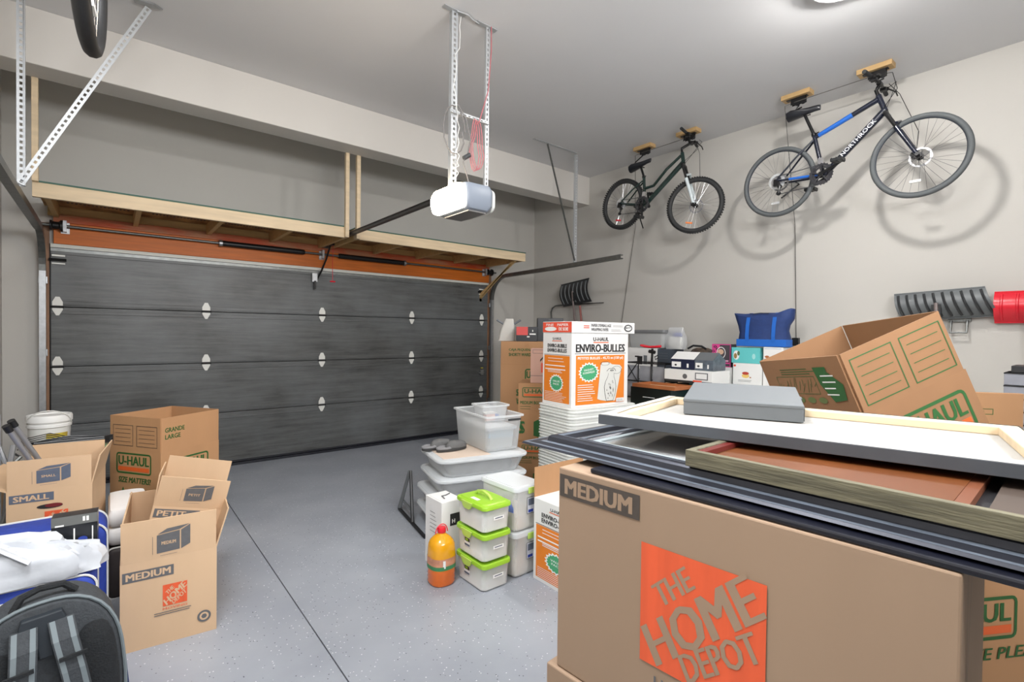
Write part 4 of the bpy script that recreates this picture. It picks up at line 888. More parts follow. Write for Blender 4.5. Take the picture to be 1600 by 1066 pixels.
# bedding on a dark case
t = suitcase('suitcase', 'dark flat case underneath the folded white bedding', -.015, .165, 3.42, 3.86, 0, .275, mat('case_dark', s2l(52, 46, 46), .7), r=.03)
t = thing('folded_bedding', 'folded white bedding on the dark case between the cartons', 'bedding', (.078, 3.64, .280))
for k in range(2):
    z = .104*k; e = .003*k; w0, d0 = .178, .43; b = MB(); wv = lambda rg_: [p_+V((.006*noise.noise(p_*14), .006*noise.noise(p_*11+V((3, 0, 0))), .006*noise.noise(p_*9))) for p_ in rg_]
    b.loft([wv(rr(w0-.02-e, d0-.03, .02, 6, z+.004)), wv(rr(w0-e, d0, .03, 6, z+.025)), wv(rr(w0-e, d0, .03, 6, z+.075)), wv(rr(w0-.015-e, d0-.02, .03, 6, z+.094)), wv(rr(w0-.07-e, d0-.08, .03, 6, z+.102))]); b.build('fold', quilt, t)

# ================================================================== MIDDLE GROUP
for k in range(4):
    lb = ['lowest clear under-bed bin of the stack near the step stool', 'clear under-bed bin second from the floor', 'clear under-bed bin third from the floor', 'topmost clear under-bed bin carrying the slippers'][k]
    t = tote('underbed_bin', lb, 1.762+.008*k-.0*(k % 2), 3.015-.008*k, .001+.1415*k, .73, .57-.012*k, .140, R(-14+1.5*(k % 2)), clear, clearr, group='clear under-bed bins', rad=.09, tap=.86, rimout=.02)
    b = MB(); b.loft([rr(.50, .32, .05, 3, .008, .37, .255), rr(.52, .34, .05, 3, .05, .37, .255), rr(.50, .31, .05, 3, .085+.01*(k % 2), .37, .255)]); b.build('packed_cloth', mat('packed_cloth', s2l(158, 160, 164), .9, var=.35, scale=9, bump=.4, bscale=14), t)
    if k == 3: b = MB(); b.box(.05, .42, .06, .45, .138, .1395); b.build('kraft_sheet', mat('kraft_pale', s2l(206, 188, 172), .8), t)
ZB = .5685
# slippers
def slipper(x, y, a, label):
    t = thing('slipper', label, 'slipper', (x, y, ZB+.0015), a, 'pair of charcoal slippers')
    def out(k, z, x0=-.13, x1=.135):
        o_ = []
        for i in range(28):
            q_ = 2*math.pi*i/28; X = math.cos(q_); Y = math.sin(q_); hw = .048-.010*(X < 0)*(-X)-.006*max(0, X-.5); o_.append(V(((x0+x1)/2+(x1-x0)/2*X*k, hw*k*math.copysign(abs(Y)**.8, Y), z)))
        return o_
    b = MB(); b.loft([out(.97, 0), out(1, .004), out(1, .016), out(.98, .02)]); b.build('sole', mat('sole_dark', s2l(56, 56, 56), .7), t)
    b = MB(); b.loft([out(.985, .0195, -.05), out(.99, .030, -.05), out(.93, .050, -.04, .130), out(.78, .062, -.045, .120), out(.45, .068, -.045, .10)]); b.build('upper', mat('slipper_felt', s2l(96, 96, 96), .85, bump=.3, bscale=60), t)
    b = MB(); b.loft([out(.985, .0195, -.131, .0), out(.97, .03, -.131, -.01), out(.85, .034, -.12, -.02), out(.80, .024, -.11, -.02)]); b.build('insole', mat('insole_grey', s2l(128, 128, 130), .9), t)
slipper(1.965, 3.345, R(6), 'charcoal slipper lying closer to the garage door'); slipper(2.035, 3.235, R(0), 'charcoal slipper lying closer to the green lidded containers')
# deep bin with lidded bin and small tub
bx_, by_, br = 2.165, 2.955, R(-7)
t = tote('storage_bin', 'deep open clear bin standing on the under-bed bins', bx_, by_, ZB, .345, .60, .275, br, clear, clearr, lid=False, rad=.035, tap=.9)
b = MB(); b.box(.19, .30, -.004, .006, .235, .25); lab(b.build('latch', darkp, t), 'dark latch')
def loc2(u, v): return (bx_+u*math.cos(br)-v*math.sin(br), by_+u*math.sin(br)+v*math.cos(br))
q_ = loc2(.035, .05); t = tote('storage_bin', 'lidded milky bin inside the deep clear bin', q_[0], q_[1], ZB+.008, .275, .50, .178, br, milky, clearr, rad=.03, tap=.93)
b = MB(); b.box(.03, .245, .03, .46, .09, .13); b.build('blue_contents', mat('pale_blue_contents', s2l(130, 170, 196), .6), t)
q_ = loc2(.085, .215); t = tote('food_tub', 'small open clear tub perched on the lidded bin', q_[0], q_[1], ZB+.189, .26, .22, .135, br, clear, clearr, lid=False, rad=.03, tap=.85)
b = MB(); b.box(.06, .14, .05, .12, .008, .06, 0); b.box(.12, .20, .09, .16, .008, .045, 1); b.box(.05, .16, .05, .13, .062, .07, 2); b.build('packets', [mat('packet_pink', s2l(222, 180, 170), .5), mat('packet_blue', s2l(70, 100, 170), .5), white], t)
# step stool
t = thing('step_stool', 'grey and black plastic step stool standing beside the under-bed bins', 'step stool', (0, 0, 0))
A = onz(624, 797, 0); B = onz(664, 842, 0); A.z = B.z = .012
mid = A.lerp(B, .30)
b = MB(); b.tube([A, B], .014, 6); b.build('foot_bar', blackp, t)
b = MB(); b.tube([A+V((0, 0, .0)), mid+V((.04, .03, .34))], [.024, .018], 8, flat=.5); b.build('leg', mat('stool_grey', s2l(104, 108, 110), .5), t)
b = MB(); b.tube([A.lerp(B, .55), mid+V((.045, .02, .35))], [.013, .011], 6); b.build('leg', blackp, t)
b = MB(); b.tube([A+V((.03, .02, .07)), A.lerp(B, .5)+V((.01, .01, .08))], .012, 6); b.build('tread', mat('stool_grey', (1, 1, 1)), t)
# small white box
t = thing('white_box', 'slim white cardboard box standing behind the juice bottle', 'box', (1.575, 2.605, 0))
b = MB(); b.box(0, .15, 0, .20, 0, .425); b.build('body', white, t, bevel=.002)
p = Print((0, .20, 0), (0, -1, 0), (0, 0, 1)); p.lines(.06, .14, .34, .22, 6, inkgray, .003); p.build(t)
p = Print((0, 0, 0), (1, 0, 0), (0, 0, 1)); p.rect(.06, .27, .15, .345, inkblk); p.text('H', .075, .285, .02, .025, inkwh, .04); p.build(t)
b = MB(); b.box(.01, .14, .03, .17, .4255, .428); b.build('top_flap', white, t); b = MB(); b.tube([(.05, .05, .43), (.06, .10, .432), (.09, .10, .432), (.13, .12, .431)], .004, 5); b.build('carry_string', inkgray, t)
# juice bottle
t = thing('juice_bottle', 'large orange juice drink bottle with red cap on the floor', 'bottle', (1.515, 2.505, 0))
S_ = lambda z, r_, n_=28: [V((r_*math.copysign(abs(math.cos(a))**.8, math.cos(a)), r_*math.copysign(abs(math.sin(a))**.8, math.sin(a)), z)) for a in [2*math.pi*i/n_ for i in range(n_)]]
b = MB(); b.loft([S_(z, r_) for z, r_ in ((0, .058), (.004, .07), (.02, .077), (.035, .074), (.042, .077), (.058, .074), (.065, .077), (.08, .075), (.095, .077))]); b.build('lower_body', juice2, t)
b = MB(); b.loft([S_(z, r_) for z, r_ in ((.0955, .077), (.10, .0775), (.165, .0775), (.20, .0765), (.232, .073), (.252, .064), (.270, .048), (.282, .032), (.289, .023), (.30, .022))]); b.build('bottle_body', juice, t)
def band(nm, z0, z1, m, a0=0, a1=360, e=.0012):
    b = MB(); n_ = 28; vs = []; K = range(int(a0/360*n_), int(a1/360*n_)+1)
    for i in K: p0 = S_(0, .0775+e)[i % n_]; vs += [(p0.x, p0.y, z0), (p0.x, p0.y, z1)]
    b.add(vs, [(2*i, 2*i+2, 2*i+3, 2*i+1) for i in range(len(K)-1)], 0, True); return b.build(nm, m, t)
band('label', .10, .165, mat('label_peach', s2l(214, 150, 120), .5, var=.3, scale=30)); band('label_band', .10, .122, mat('label_green', s2l(60, 130, 84), .5), e=.0018)
va = math.atan2(-2.505, -1.515); wrap('label_badge', .0815, .0815, .112, .156, math.degrees(va)-26, math.degrees(va)+18, inkwh, t); wrap('label_badge', .0822, .0822, .122, .146, math.degrees(va)-14, math.degrees(va)+4, mat('plum', s2l(120, 60, 110), .5), t)
b = MB(); b.lathe([(.024, .295), (.026, .298), (.026, .318), (.023, .326), (.001, .327)], n=24); b.build('cap', redm, t)
b = MB(); b.tube([(.035*math.cos(a)*1.15, 0, .292+.05*math.sin(a)) for a in [R(i*15) for i in range(13)]], .003, 6); lab(b.build('carry_handle', redm, t), 'red carry handle')
# green lidded containers
for k in range(3):
    z = .001+.166*k
    t = thing('food_container', ['lowest of three lime-lidded clear food containers', 'middle one of three lime-lidded clear food containers', 'topmost lime-lidded food container with a carry handle'][k], 'container', (1.622, 2.230, z), 0, 'lime-lidded food containers')
    w_, d_ = .20, .288
    def rg(s_, zz, e=0): return rr(w_*s_-2*e, d_*s_-2*e, .03, 4, zz, w_/2, d_/2)
    b = MB(); b.loft([rg(.90, 0, .01), rg(.92, .008), rg(.97, .13), rg(.99, .142), rg(.99, .142, .004), rg(.965, .13, .004), rg(.92, .012, .004)]); b.build('tub', milky, t)
    b = MB(); b.loft([rg(.88, .008), rg(.90, [.07, .05, .095][k]), rg(.80, [.075, .07, .10][k])]); b.build('contents', mat('flour_white', s2l(242, 240, 234), .9), t)
    b = MB(); b.loft([rg(1.0, .134, .002), rg(1.04, .136), rg(1.04, .150), rg(1.02, .156), rg(.94, .158), rg(.92, .156), rg(.90, .158), rg(.86, .1645)] if k == 2 else [rg(1.0, .134, .002), rg(1.04, .136), rg(1.04, .150), rg(1.02, .158), rg(.97, .160), rg(.95, .154)]); b.build('lid', lime, t)
    for x in (-.007, w_+.007):
        b = MB(); b.prism([(d_*.36, .154), (d_*.76, .154), (d_*.70, .122), (d_*.64, .112), (d_*.48, .112), (d_*.42, .122)], x-.004, x+.004, ax='x'); b.build('lid_clip', limet, t, bevel=.002)
    if k == 2:
        b = MB(); b.tube([(w_/2, d_*.22, .163), (w_/2, d_*.30, .185), (w_/2, d_*.5, .198), (w_/2, d_*.70, .185), (w_/2, d_*.78, .163)], .009, 8); b.build('handle', limet, t)
        b = MB(); b.box(.03, .055, .11, .18, .163, .1655); b.build('sticker', inkwh, t)
    p = Print((w_*.5, .003, 0), (1, 0, 0), (0, 0, 1)); p.rect(-.03, .07, .045, .09, inkwh); p.line((-.02, .08), (.035, .081), .006, inkblue); p.build(t, 'sticker_label')
    if k < 2:
        p = Print((.005, .20, 0), (0, -1, 0), (0, 0, 1)); p.rect(0, .05, .06, .105, white); p.rect(.004, .08, .056, .10, inkblk); p.rect(.012, .084, .04, .096, lime); p.rect(.004, .054, .056, .066, inkblue); p.build(t, 'product_label')
# white lidded containers
for k in range(2):
    z = .001+.276*k
    t = thing('food_container', ['lower frosted container with white lid behind the lime ones', 'upper frosted container with white lid and lime clip'][k], 'container', (1.862, 2.245, z), R(2), 'white-lidded food containers')
    w_, d_ = .235, .34
    b = MB(); b.loft([rg(.9, 0, .01), rg(.92, .01), rg(.98, .24), rg(.98, .25), rg(.98, .25, .004), rg(.92, .014, .004)]); b.build('tub', milky, t)
    b = MB(); b.loft([rg(.86, .012), rg(.90, .12-.03*k), rg(.8, .13-.03*k)]); b.build('contents', mat('rice_pale', s2l(214, 200, 184), .9), t)
    b = MB(); b.loft([rg(1, .243, .002), rg(1.03, .246), rg(1.03, .262), rg(1.0, .270), rg(.92, .272), rg(.9, .268), rg(.88, .273)]); b.build('lid', clearr, t)
    b = MB(); b.box(w_*.42, w_*.75, -.012, -.003, .225, .262); b.build('lid_clip', limet, t, bevel=.003)
    p = Print((w_*.45, .002, 0), (1, 0, 0), (0, 0, 1)); p.rect(-.01, .10, .07, .20, mat('label_grey', s2l(196, 198, 206), .5)); p.frame(-.01, .10, .07, .20, .003, inkblk); p.rect(0, .15, .06, .19, inkblue); p.rect(0, .108, .04, .125, bluefab); p.build(t, 'product_label')
    p = Print((.004, .24, 0), (0, -1, 0), (0, 0, 1)); p.poly([(.16, .12), (.22, .12), (.22, .15), (.19, .18), (.16, .17)], mat('soft_blue', s2l(120, 140, 210), .5)); p.build(t, 'product_label') if k else None
# white carton with orange panels, small
def enviro_side(p, w_, h_, big):
    if big:
        p.rect(w_*.07, h_*.035, w_*.93, h_*.70, orange); p.line((w_*.05, h_*.725), (w_*.95, h_*.725), .004, inkblk)
        p.text('ENVIRO-BULLES', w_*.07, h_*.745, w_*.86, h_*.105, inkblk, .05); p.text('U-HAUL', w_*.36, h_*.895, w_*.27, h_*.05, inkblk, .05); p.rect(w_*.36, h_*.87, w_*.63, h_*.882, inko)
        p.text('PETITES BULLES - 45,72 m (150 pi)', w_*.10, h_*.635, w_*.80, h_*.045, inkwh, .03)
        p.disc(w_*.29, h_*.47, w_*.15, h_*.115, inkwh, 36, 0, .22); p.disc(w_*.29, h_*.47, w_*.13, h_*.10, greenp, 36, 0, .15); p.text('PAQUET', w_*.21, h_*.48, w_*.16, h_*.03, inkwh, .02, 6); p.text('ECONOMIQUE', w_*.19, h_*.44, w_*.2, h_*.03, inkwh, .02, 6)
        p.lines(w_*.1, w_*.4, h_*.30, h_*.09, 8, inkwh, .005)
        # drawn roll and wrapped vase
        roll = mat('roll_white', s2l(214, 214, 208), .5)
        p.poly([(w_*.44, h_*.10), (w_*.50, h_*.08), (w_*.62, h_*.06), (w_*.76, h_*.06), (w_*.86, h_*.46), (w_*.88, h_*.52), (w_*.84, h_*.56), (w_*.70, h_*.57), (w_*.64, h_*.60), (w_*.52, h_*.60), (w_*.49, h_*.56)], roll)
        p.disc(w_*.57, h_*.585, w_*.08, h_*.028, inkblk, 20, .9); p.disc(w_*.78, h_*.49, w_*.09, h_*.055, inkblk, 20, .94)
        v_ = [(.60, .06), (.57, .16), (.555, .26), (.58, .34), (.62, .40), (.63, .45), (.60, .48), (.64, .515), (.74, .515), (.77, .48), (.735, .45), (.735, .40), (.76, .34), (.775, .26), (.76, .15), (.72, .06)]
        p.poly([(w_*a, h_*c_) for a, c_ in v_], inkblk); p.e += .0002
        p.poly([(w_*(.667+(a-.667)*.93), h_*(.285+(c_-.285)*.975)) for a, c_ in v_], roll)
        for i in range(24): p.disc(w_*random.uniform(.60, .73), h_*random.uniform(.10, .36), .006, .006, inkblk, 8, .7)
        p.text('o', w_*.655, h_*.478, w_*.06, h_*.02, inkblk, .08); p.rect(w_*.77, h_*.045, w_*.91, h_*.095, inkwh)
        for i in range(9): p.line((w_*(.79+.012*i), h_*.05), (w_*(.79+.012*i), h_*.085), .0022, inkblk)
    else:
        p.rect(w_*.06, h_*.05, w_*.94, h_*.69, orange); p.line((w_*.05, h_*.70), (w_*.95, h_*.70), .003, inkblk)
        p.text('U-HAUL', w_*.36, h_*.905, w_*.30, h_*.035, inkblk, .04); p.rect(w_*.34, h_*.885, w_*.68, h_*.895, inko)
        p.text('ENVIRO-BUBBLE', w_*.18, h_*.80, w_*.66, h_*.05, inkblk, .045); p.text('ENVIRO-BULLES', w_*.18, h_*.735, w_*.66, h_*.05, inkblk, .045)
        p.lines(w_*.2, w_*.82, h_*.65, h_*.61, 2, inkwh, .004); p.lines(w_*.1, w_*.9, h_*.55, h_*.50, 2, inkwh, .008); p.lines(w_*.2, w_*.8, h_*.48, h_*.46, 2, inkwh, .004)
        p.disc(w_*.5, h_*.31, w_*.21, h_*.105, inkwh, 36, 0, .2); p.disc(w_*.5, h_*.31, w_*.18, h_*.09, greenp, 36, 0, .15); p.text('VALUE', w_*.38, h_*.325, w_*.24, h_*.025, inkwh, .03); p.text('PACK', w_*.40, h_*.285, w_*.2, h_*.025, inkwh, .03)
        p.lines(w_*.1, w_*.9, h_*.18, h_*.07, 6, inkwh, .003)
whc = mat('white_carton', s2l(224, 223, 221), .5)
c = carton('bubble_wrap_carton', 'white and orange bubble wrap carton on the floor beside the logo carton', .40, .42, .49, (1.976, 2.208, 0), R(-90), m=whc, closed=True, tape=False)
p = Print((0, 0, 0), (1, 0, 0), (0, 0, 1)); enviro_side(p, .40, .49, False); p.build(c)
b = MB(); b.box(.40*0, .42, -.003, .003, 0, .178); fo = b.build('flap', card2, c); fo.matrix_parent_inverse = M4.Identity(4); fo.location = (.003, 0, .49); fo.rotation_euler = (0, 0, R(90)); lab(fo, 'upright kraft flap')
# stack of thin white trays, each an object
ORD = 'second third fourth fifth sixth seventh eighth ninth tenth eleventh twelfth thirteenth fourteenth fifteenth sixteenth seventeenth eighteenth nineteenth twentieth'.split()
ORD = ['topmost'] + [o_+' from the top' for o_ in ORD + ['twenty-'+k for k in 'first second third fourth fifth sixth seventh eighth ninth'.split()] + ['thirtieth'] + ['thirty-'+k for k in 'first second third fourth fifth sixth'.split()]]
NT = 36; tr0 = None
for k in range(NT):
    if tr0 is None:
        tr0 = thing('nested_tray', '', 'tray', (2.795, 2.70, 0), R(-6), 'nested white trays')
        b = MB(); w_, d_ = .74, .46
        def rg(s_, zz, e=0): return rr(w_*s_-2*e, d_*s_-2*e, .05, 4, zz, w_/2, d_/2)
        b.loft([rg(.975, 0), rg(.982, .013), rg(1, .014), rg(1, .022), rg(.985, .0242), rg(.93, .0242)]); b.build('shell', mat('tray_white', s2l(222, 224, 220), .4, var=.06, scale=30), tr0); c = tr0
    else: c = dup(tr0); c.location = (2.795+random.uniform(-.005, .005), 2.70+random.uniform(-.005, .005), .02447*k)
    c['label'] = 'thin white plastic tray, %s in the tall nested stack' % ORD[NT-1-k]
c = carton('bubble_wrap_carton', 'large white and orange bubble wrap carton on the nested trays', .625, .38, .598, (2.827, 2.735, .8815), R(-6), m=whc, closed=True, tape=False)
p = Print((0, 0, 0), (1, 0, 0), (0, 0, 1)); enviro_side(p, .625, .598, True); p.build(c)
p = Print((0, .38, 0), (0, -1, 0), (0, 0, 1)); enviro_side(p, .38, .598, False); p.build(c)
c = carton('wrapping_paper_carton', 'flat white wrapping paper carton with red-orange end on top', .70, .385, .092, (2.822, 2.73, 1.4805), R(-6), m=whc, closed=True, tape=False)
p = Print((0, 0, 0), (1, 0, 0), (0, 0, 1)); p.text("PAPIER D'EMBALLAGE", .20, .052, .22, .024, inkgray, .04); p.text('WRAPPING PAPER', .20, .018, .19, .024, inkgray, .04); p.rect(.12, .055, .18, .062, redp); p.rect(.12, .040, .18, .047, redp)
p.lines(.44, .56, .066, .056, 2, inkgray, .002); p.lines(.42, .54, .03, .02, 2, inkgray, .002); p.disc(.62, .046, .045, .028, inkblk, 30, 0, .15); p.disc(.62, .046, .037, .021, inkwh, 20); p.text('PRICE CUT', .588, .038, .064, .016, inkblk, .05, 8); p.build(c)
p = Print((0, .385, 0), (0, -1, 0), (0, 0, 1)); p.rect(.004, .004, .381, .088, redp); p.text('FINE', .05, .055, .10, .02, inkwh, .03); p.disc(.11, .032, .08, .018, inkwh, 20); p.text('PAPIER', .2, .055, .14, .02, inkwh, .03); p.text('DE SOIE', .22, .018, .12, .026, inkwh, .04); p.build(c)
# tan cartons behind
def tan_print(c, w_, h_, bottom=True):
    p = Print((0, 0, 0), (1, 0, 0), (0, 0, 1)); uhaul(p, w_*.08, h_*.76, w_*.62, h_*.17); p.text('MEDIUM BOX', w_*.04, h_*.64, w_*.42, h_*.055, inkg, .03); p.lines(w_*.04, w_*.3, h_*.60, h_*.56, 2, inkg, .004)
    p.poly([(w_*.32, h_*.10), (w_*.50, h_*.06), (w_*.62, h_*.12), (w_*.62, h_*.34), (w_*.46, h_*.40), (w_*.32, h_*.34)], inkg); p.poly([(w_*.50, h_*.42), (w_*.66, h_*.40), (w_*.68, h_*.56), (w_*.52, h_*.60)], mat('ink_olive', s2l(150, 150, 96), .6)); p.text('S', w_*.02, h_*.14, w_*.1, h_*.2, inkg, .08); p.build(c)
for z0, h_, lb in ((0, .455, 'tan emblem carton on the floor behind the clear bins'), (.457, .547, 'tan emblem carton stacked second behind the clear bins')):
    c = carton('carton', lb, .46, .46, h_, (2.985, 3.575, z0), R(-45), m=cardtan, closed=True); tan_print(c, .46, h_)
c = carton('carton', 'pinkish kraft carton with black chevron standing on the tan cartons', .26, .2, .325, (3.075, 3.51, 1.006), R(-45), m=pink, closed=True, tape=False)
p = Print((0, 0, 0), (1, 0, 0), (0, 0, 1)); p.frame(.02, .28, .14, .315, .003, inkgray); p.poly([(.09, .20), (.12, .235), (.15, .20), (.15, .22), (.12, .255), (.09, .22)], inkblk); p.rect(.10, .10, .14, .19, redp); p.line((0, .07), (.26, .07), .004, inkgray); p.build(c)
c = carton('carton', 'tall tan wardrobe carton against the wall corner', .58, .50, 1.383, (3.372, 4.352, 0), R(-38), m=card2, closed=True)
p = Print((0, 0, 0), (1, 0, 0), (0, 0, 1)); p.text('CAJA PEQUENA PARA', .09, 1.27, .36, .035, inkg, .03); p.text('SHORTY WARDROBE', .09, 1.22, .33, .035, inkg, .03); p.line((0, 1.13), (.58, 1.13), .004, cardtan); uhaul(p, .27, .90, .30, .18); p.text('SHORTY', .18, .78, .2, .07, inkg, .06); p.text('WARDROBE', .18, .68, .28, .07, inkg, .06); p.build(c)
c = carton('shoe_box', 'red and black box lying on the tall tan carton', .24, .14, .165, (3.575, 4.33, 1.384), R(-38), m=mat('box_black', s2l(24, 26, 32), .4), closed=True, tape=False, cat='box')
p = Print((0, 0, 0), (1, 0, 0), (0, 0, 1)); p.rect(0, .07, .13, .165, mat('coral_red', s2l(214, 74, 70), .5)); p.rect(.15, .075, .22, .09, inkwh); p.rect(.18, .11, .19, .13, inkwh); p.rect(.12, .045, .15, .06, offw); p.build(c)
c = carton('shoe_box', 'plain black box standing behind the wrapping paper carton', .30, .14, .27, (3.86, 4.29, 1.384), R(-38), m=mat('box_black', (0, 0, 0)), closed=True, tape=False, cat='box')
b = MB(); b.box(.13, .29, -.001, .0, .245, .262); b.build('grey_band', darkp, c)
t = thing('paper_bag', 'crumpled white paper bag with two grey tubes on the tall carton', 'bag', (3.62, 4.56, 1.384), R(-38))
b = MB(); b.loft([rr(.20, .08, .02, 3, 0, 0, 0), rr(.18, .09, .03, 3, .12, .01, 0), rr(.13, .06, .02, 3, .2, .02, 0), rr(.09, .03, .01, 3, .26, .03, 0)]); b.build('sack', mat('paper_white', s2l(214, 212, 206), .8, bump=.5, bscale=20), t)
for s_ in (-1, 1): b = MB(); b.cyl((.02+s_*.02, 0, .17), (.02+s_*.14, -.02, .245), .012, 10); b.build('tube', mat('tube_grey', s2l(120, 124, 130), .5), t)

# ================================================================== TILTED CARTON AND SUPPORTS
A_ = V((.806, -.462, .370)); B_ = V((.531, .841, -.105)); C_ = V((-.262, .281, .923)); O_ = V((1.987, .629, 1.405)) - C_*.84
kraftd = mat('cardboard_dark_kraft', s2l(144, 106, 73), .8, var=.08, scale=5, bump=.1, bscale=14, stretch=(1, 1, .2))
c = carton('carton', 'big tan carton with green emblem tilted against the right wall goods', .45, .459, .611, m=kraftd, slit=.008, flaps={'F': (.229, 0), 'B': (.229, 0), 'L': (.229, 0), 'R': (.229, 0)},
           mw=M4(((A_.x, B_.x, C_.x, O_.x), (A_.y, B_.y, C_.y, O_.y), (A_.z, B_.z, C_.z, O_.z), (0, 0, 0, 1))))
c['label'] = 'big tan carton with green emblem standing tilted above the canvas'
for o in c.children:
    if not o.name.startswith('flap'): continue
    if abs(o.location.y-.003) < 1e-4 and abs(o.location.x) < 1e-6:
        p = Print((0, -.003, 0), (1, 0, 0), (0, 0, 1)); panels(p, .03, .025, .425, .20, inkg, t=.004); p.build(o)
    if abs(o.location.x-.003) < 1e-4 and abs(o.location.y) < 1e-6:
        p = Print((-.003, .459, 0), (0, -1, 0), (0, 0, 1)); p.lines(.12, .32, .185, .165, 3, inkg, .003)
        p.frame(.08, .08, .30, .155, .002, inkg)
        for i in range(14): p.line((.09+.015*i, .085+random.uniform(0, .03)), (.10+.015*i+random.uniform(-.01, .02), .15-random.uniform(0, .03)), .002, inkg)
        for i in range(4): p.disc(.12+i*.06, .055, .022, .013, mat('ink_olive_line', s2l(96, 110, 60), .6), 12)
        p.poly([(.31, .19), (.375, .19), (.375, .17), (.43, .12), (.42, .06), (.36, .05), (.32, .12)], inkg); p.lines(.335, .40, .155, .08, 4, inkwh, .005); p.build(o)
p = Print((0, 0, 0), (1, 0, 0), (0, 0, 1)); uhaul(p, .08, .40, .33, .155); p.text('SIZE MATTERS!', .1, .34, .26, .035, inkg, .04, 0, .2); p.build(c)
carton('carton', 'upright carton that props the tilted carton', .5, .30, .57, (2.22, .63, 0), 0, closed=True)
carton('carton', 'lower carton below the tilted carton nearer the camera', .32, .30, .60, (2.09, .30, 0), 0, closed=True)
t = thing('flattened_carton', 'upright tan carton sheet with small green stamp beside the tilted carton', 'carton', (3.41, .57, 0), R(-52))
b = MB(); b.box(0, .33, 0, .035, 0, 1.192); b.build('body', card2, t, bevel=.002); p = Print((0, 0, 0), (1, 0, 0), (0, 0, 1)); p.frame(.10, 1.08, .20, 1.11, .003, inkg); p.rect(.11, 1.09, .16, 1.10, inkg); p.build(t)

# ================================================================== GOODS ALONG THE RIGHT WALL
t = thing('folding_table', 'long pale folding table along the right wall under the stored goods', 'table', (4.10, .30, 0))
b = MB(); b.box(0, 1.22, 0, 3.95, .705, .742); b.build('tabletop', offw, t, bevel=.006)
for x in (.12, 1.08):
    for y in (.2, 1.95, 3.75): b = MB(); b.cyl((x, y, 0), (x, y, .705), .016, 10); b.build('leg', steeld, t)
def wbox(name, label, xl, xr, yt, yb, X, dep, m, z0=None, cat='box', group=None, tape=False, yaw=0):
    xm = (xl+xr)/2; y1 = onx(xl, (yt+yb)/2, X).y; y0 = onx(xr, (yt+yb)/2, X).y; zt = onx(xm, yt, X).z; zb = z0 if z0 is not None else onx(xm, yb, X).z
    c = carton(name, label, y1-y0, dep, zt-zb, (X, y1, zb), R(-90+yaw), m=m, closed=True, tape=tape, cat=cat, group=group)
    return c, y1-y0, zt-zb, zt
TT = .7435
G = 'product boxes along the right wall'
def P0(): return Print((0, 0, 0), (1, 0, 0), (0, 0, 1))
c, w_, h_, z1 = wbox('product_box', 'pale blue box lowest under the salad spinner box', 1119, 1151, 604, 0, 4.95, .25, sky, TT, group=G); p = P0(); p.disc(w_*.5, h_*.5, w_*.3, h_*.12, mat('pale_mint', s2l(170, 220, 216), .5), 16, 0, .2); p.rect(w_*.1, h_*.8, w_*.25, h_*.95, inkwh); p.build(c)
c, w_, h_, z2 = wbox('product_box', 'white box with a picture of a green salad bowl', 1119, 1149, 574, 0, 4.95, .25, white, z1+.0015, group=G); p = P0(); p.disc(w_*.5, h_*.55, w_*.42, h_*.22, mat('bowl_white', s2l(232, 234, 226), .5), 20); p.disc(w_*.5, h_*.66, w_*.38, h_*.12, mat('salad_green', s2l(130, 190, 60), .6, var=.5, scale=60), 20, 0, .15); p.disc(w_*.5, h_*.86, w_*.12, h_*.035, inkblk, 12); p.build(c)
c, w_, h_, z3 = wbox('product_box', 'hot pink and black patterned box standing on the salad bowl box', 1117.5, 1147, 538, 0, 4.95, .12, mat('box_charcoal', s2l(72, 66, 72), .5), z2+.0015, group=G); p = P0(); p.rect(0, 0, w_*.42, h_, pinkp); p.frame(0, 0, w_, h_, .008, pinkp)
for k in range(9): p.disc(w_*random.uniform(.05, .35), h_*(.08+.1*k), w_*.09, h_*.05, inkblk, 14, .5)
p.disc(w_*.5, h_*.62, w_*.24, h_*.26, inkwh, 24, .86); p.disc(w_*.48, h_*.66, w_*.16, h_*.12, mat('skin_tone', s2l(214, 176, 150), .6), 16); p.rect(w_*.52, h_*.14, w_*.95, h_*.20, pinkp); p.rect(w_*.52, h_*.24, w_*.9, h_*.30, mat('soft_pink', s2l(222, 170, 196), .5)); p.build(c)
c, w_, h_, y1 = wbox('product_box', 'small grey box lowest beneath the cake picture box', 1171, 1183, 603, 0, 4.93, .2, silverc, TT, group=G)
c, w_, h_, y1b = wbox('product_box', 'small brown patterned box beneath the cake picture box', 1184, 1197, 603, 0, 4.93, .2, mat('box_mauve', s2l(120, 92, 96), .6, var=.5, scale=40), TT, group=G)
c, w_, h_, y0 = wbox('product_box', 'blue box end beneath the teal and cake boxes', 1153, 1170, 603, 0, 4.93, .22, mat('deep_sky', s2l(92, 156, 206), .5), TT, group=G)
c, w_, h_, y2 = wbox('product_box', 'white box with a small cake picture', 1150.5, 1196, 568.5, 0, 4.92, .25, white, y1+.002, group=G); p = P0(); p.disc(w_*.45, h_*.42, w_*.13, h_*.10, mat('cake_yellow', s2l(230, 196, 110), .6), 16); p.disc(w_*.45, h_*.54, w_*.12, h_*.07, mat('cake_red', s2l(178, 60, 46), .6), 16); p.disc(w_*.07, h_*.88, w_*.045, h_*.05, redp, 14); p.lines(w_*.2, w_*.7, h_*.22, h_*.16, 2, silverc, .003); p.disc(w_*.62, h_*.36, w_*.03, h_*.03, tray, 10); p.build(c)
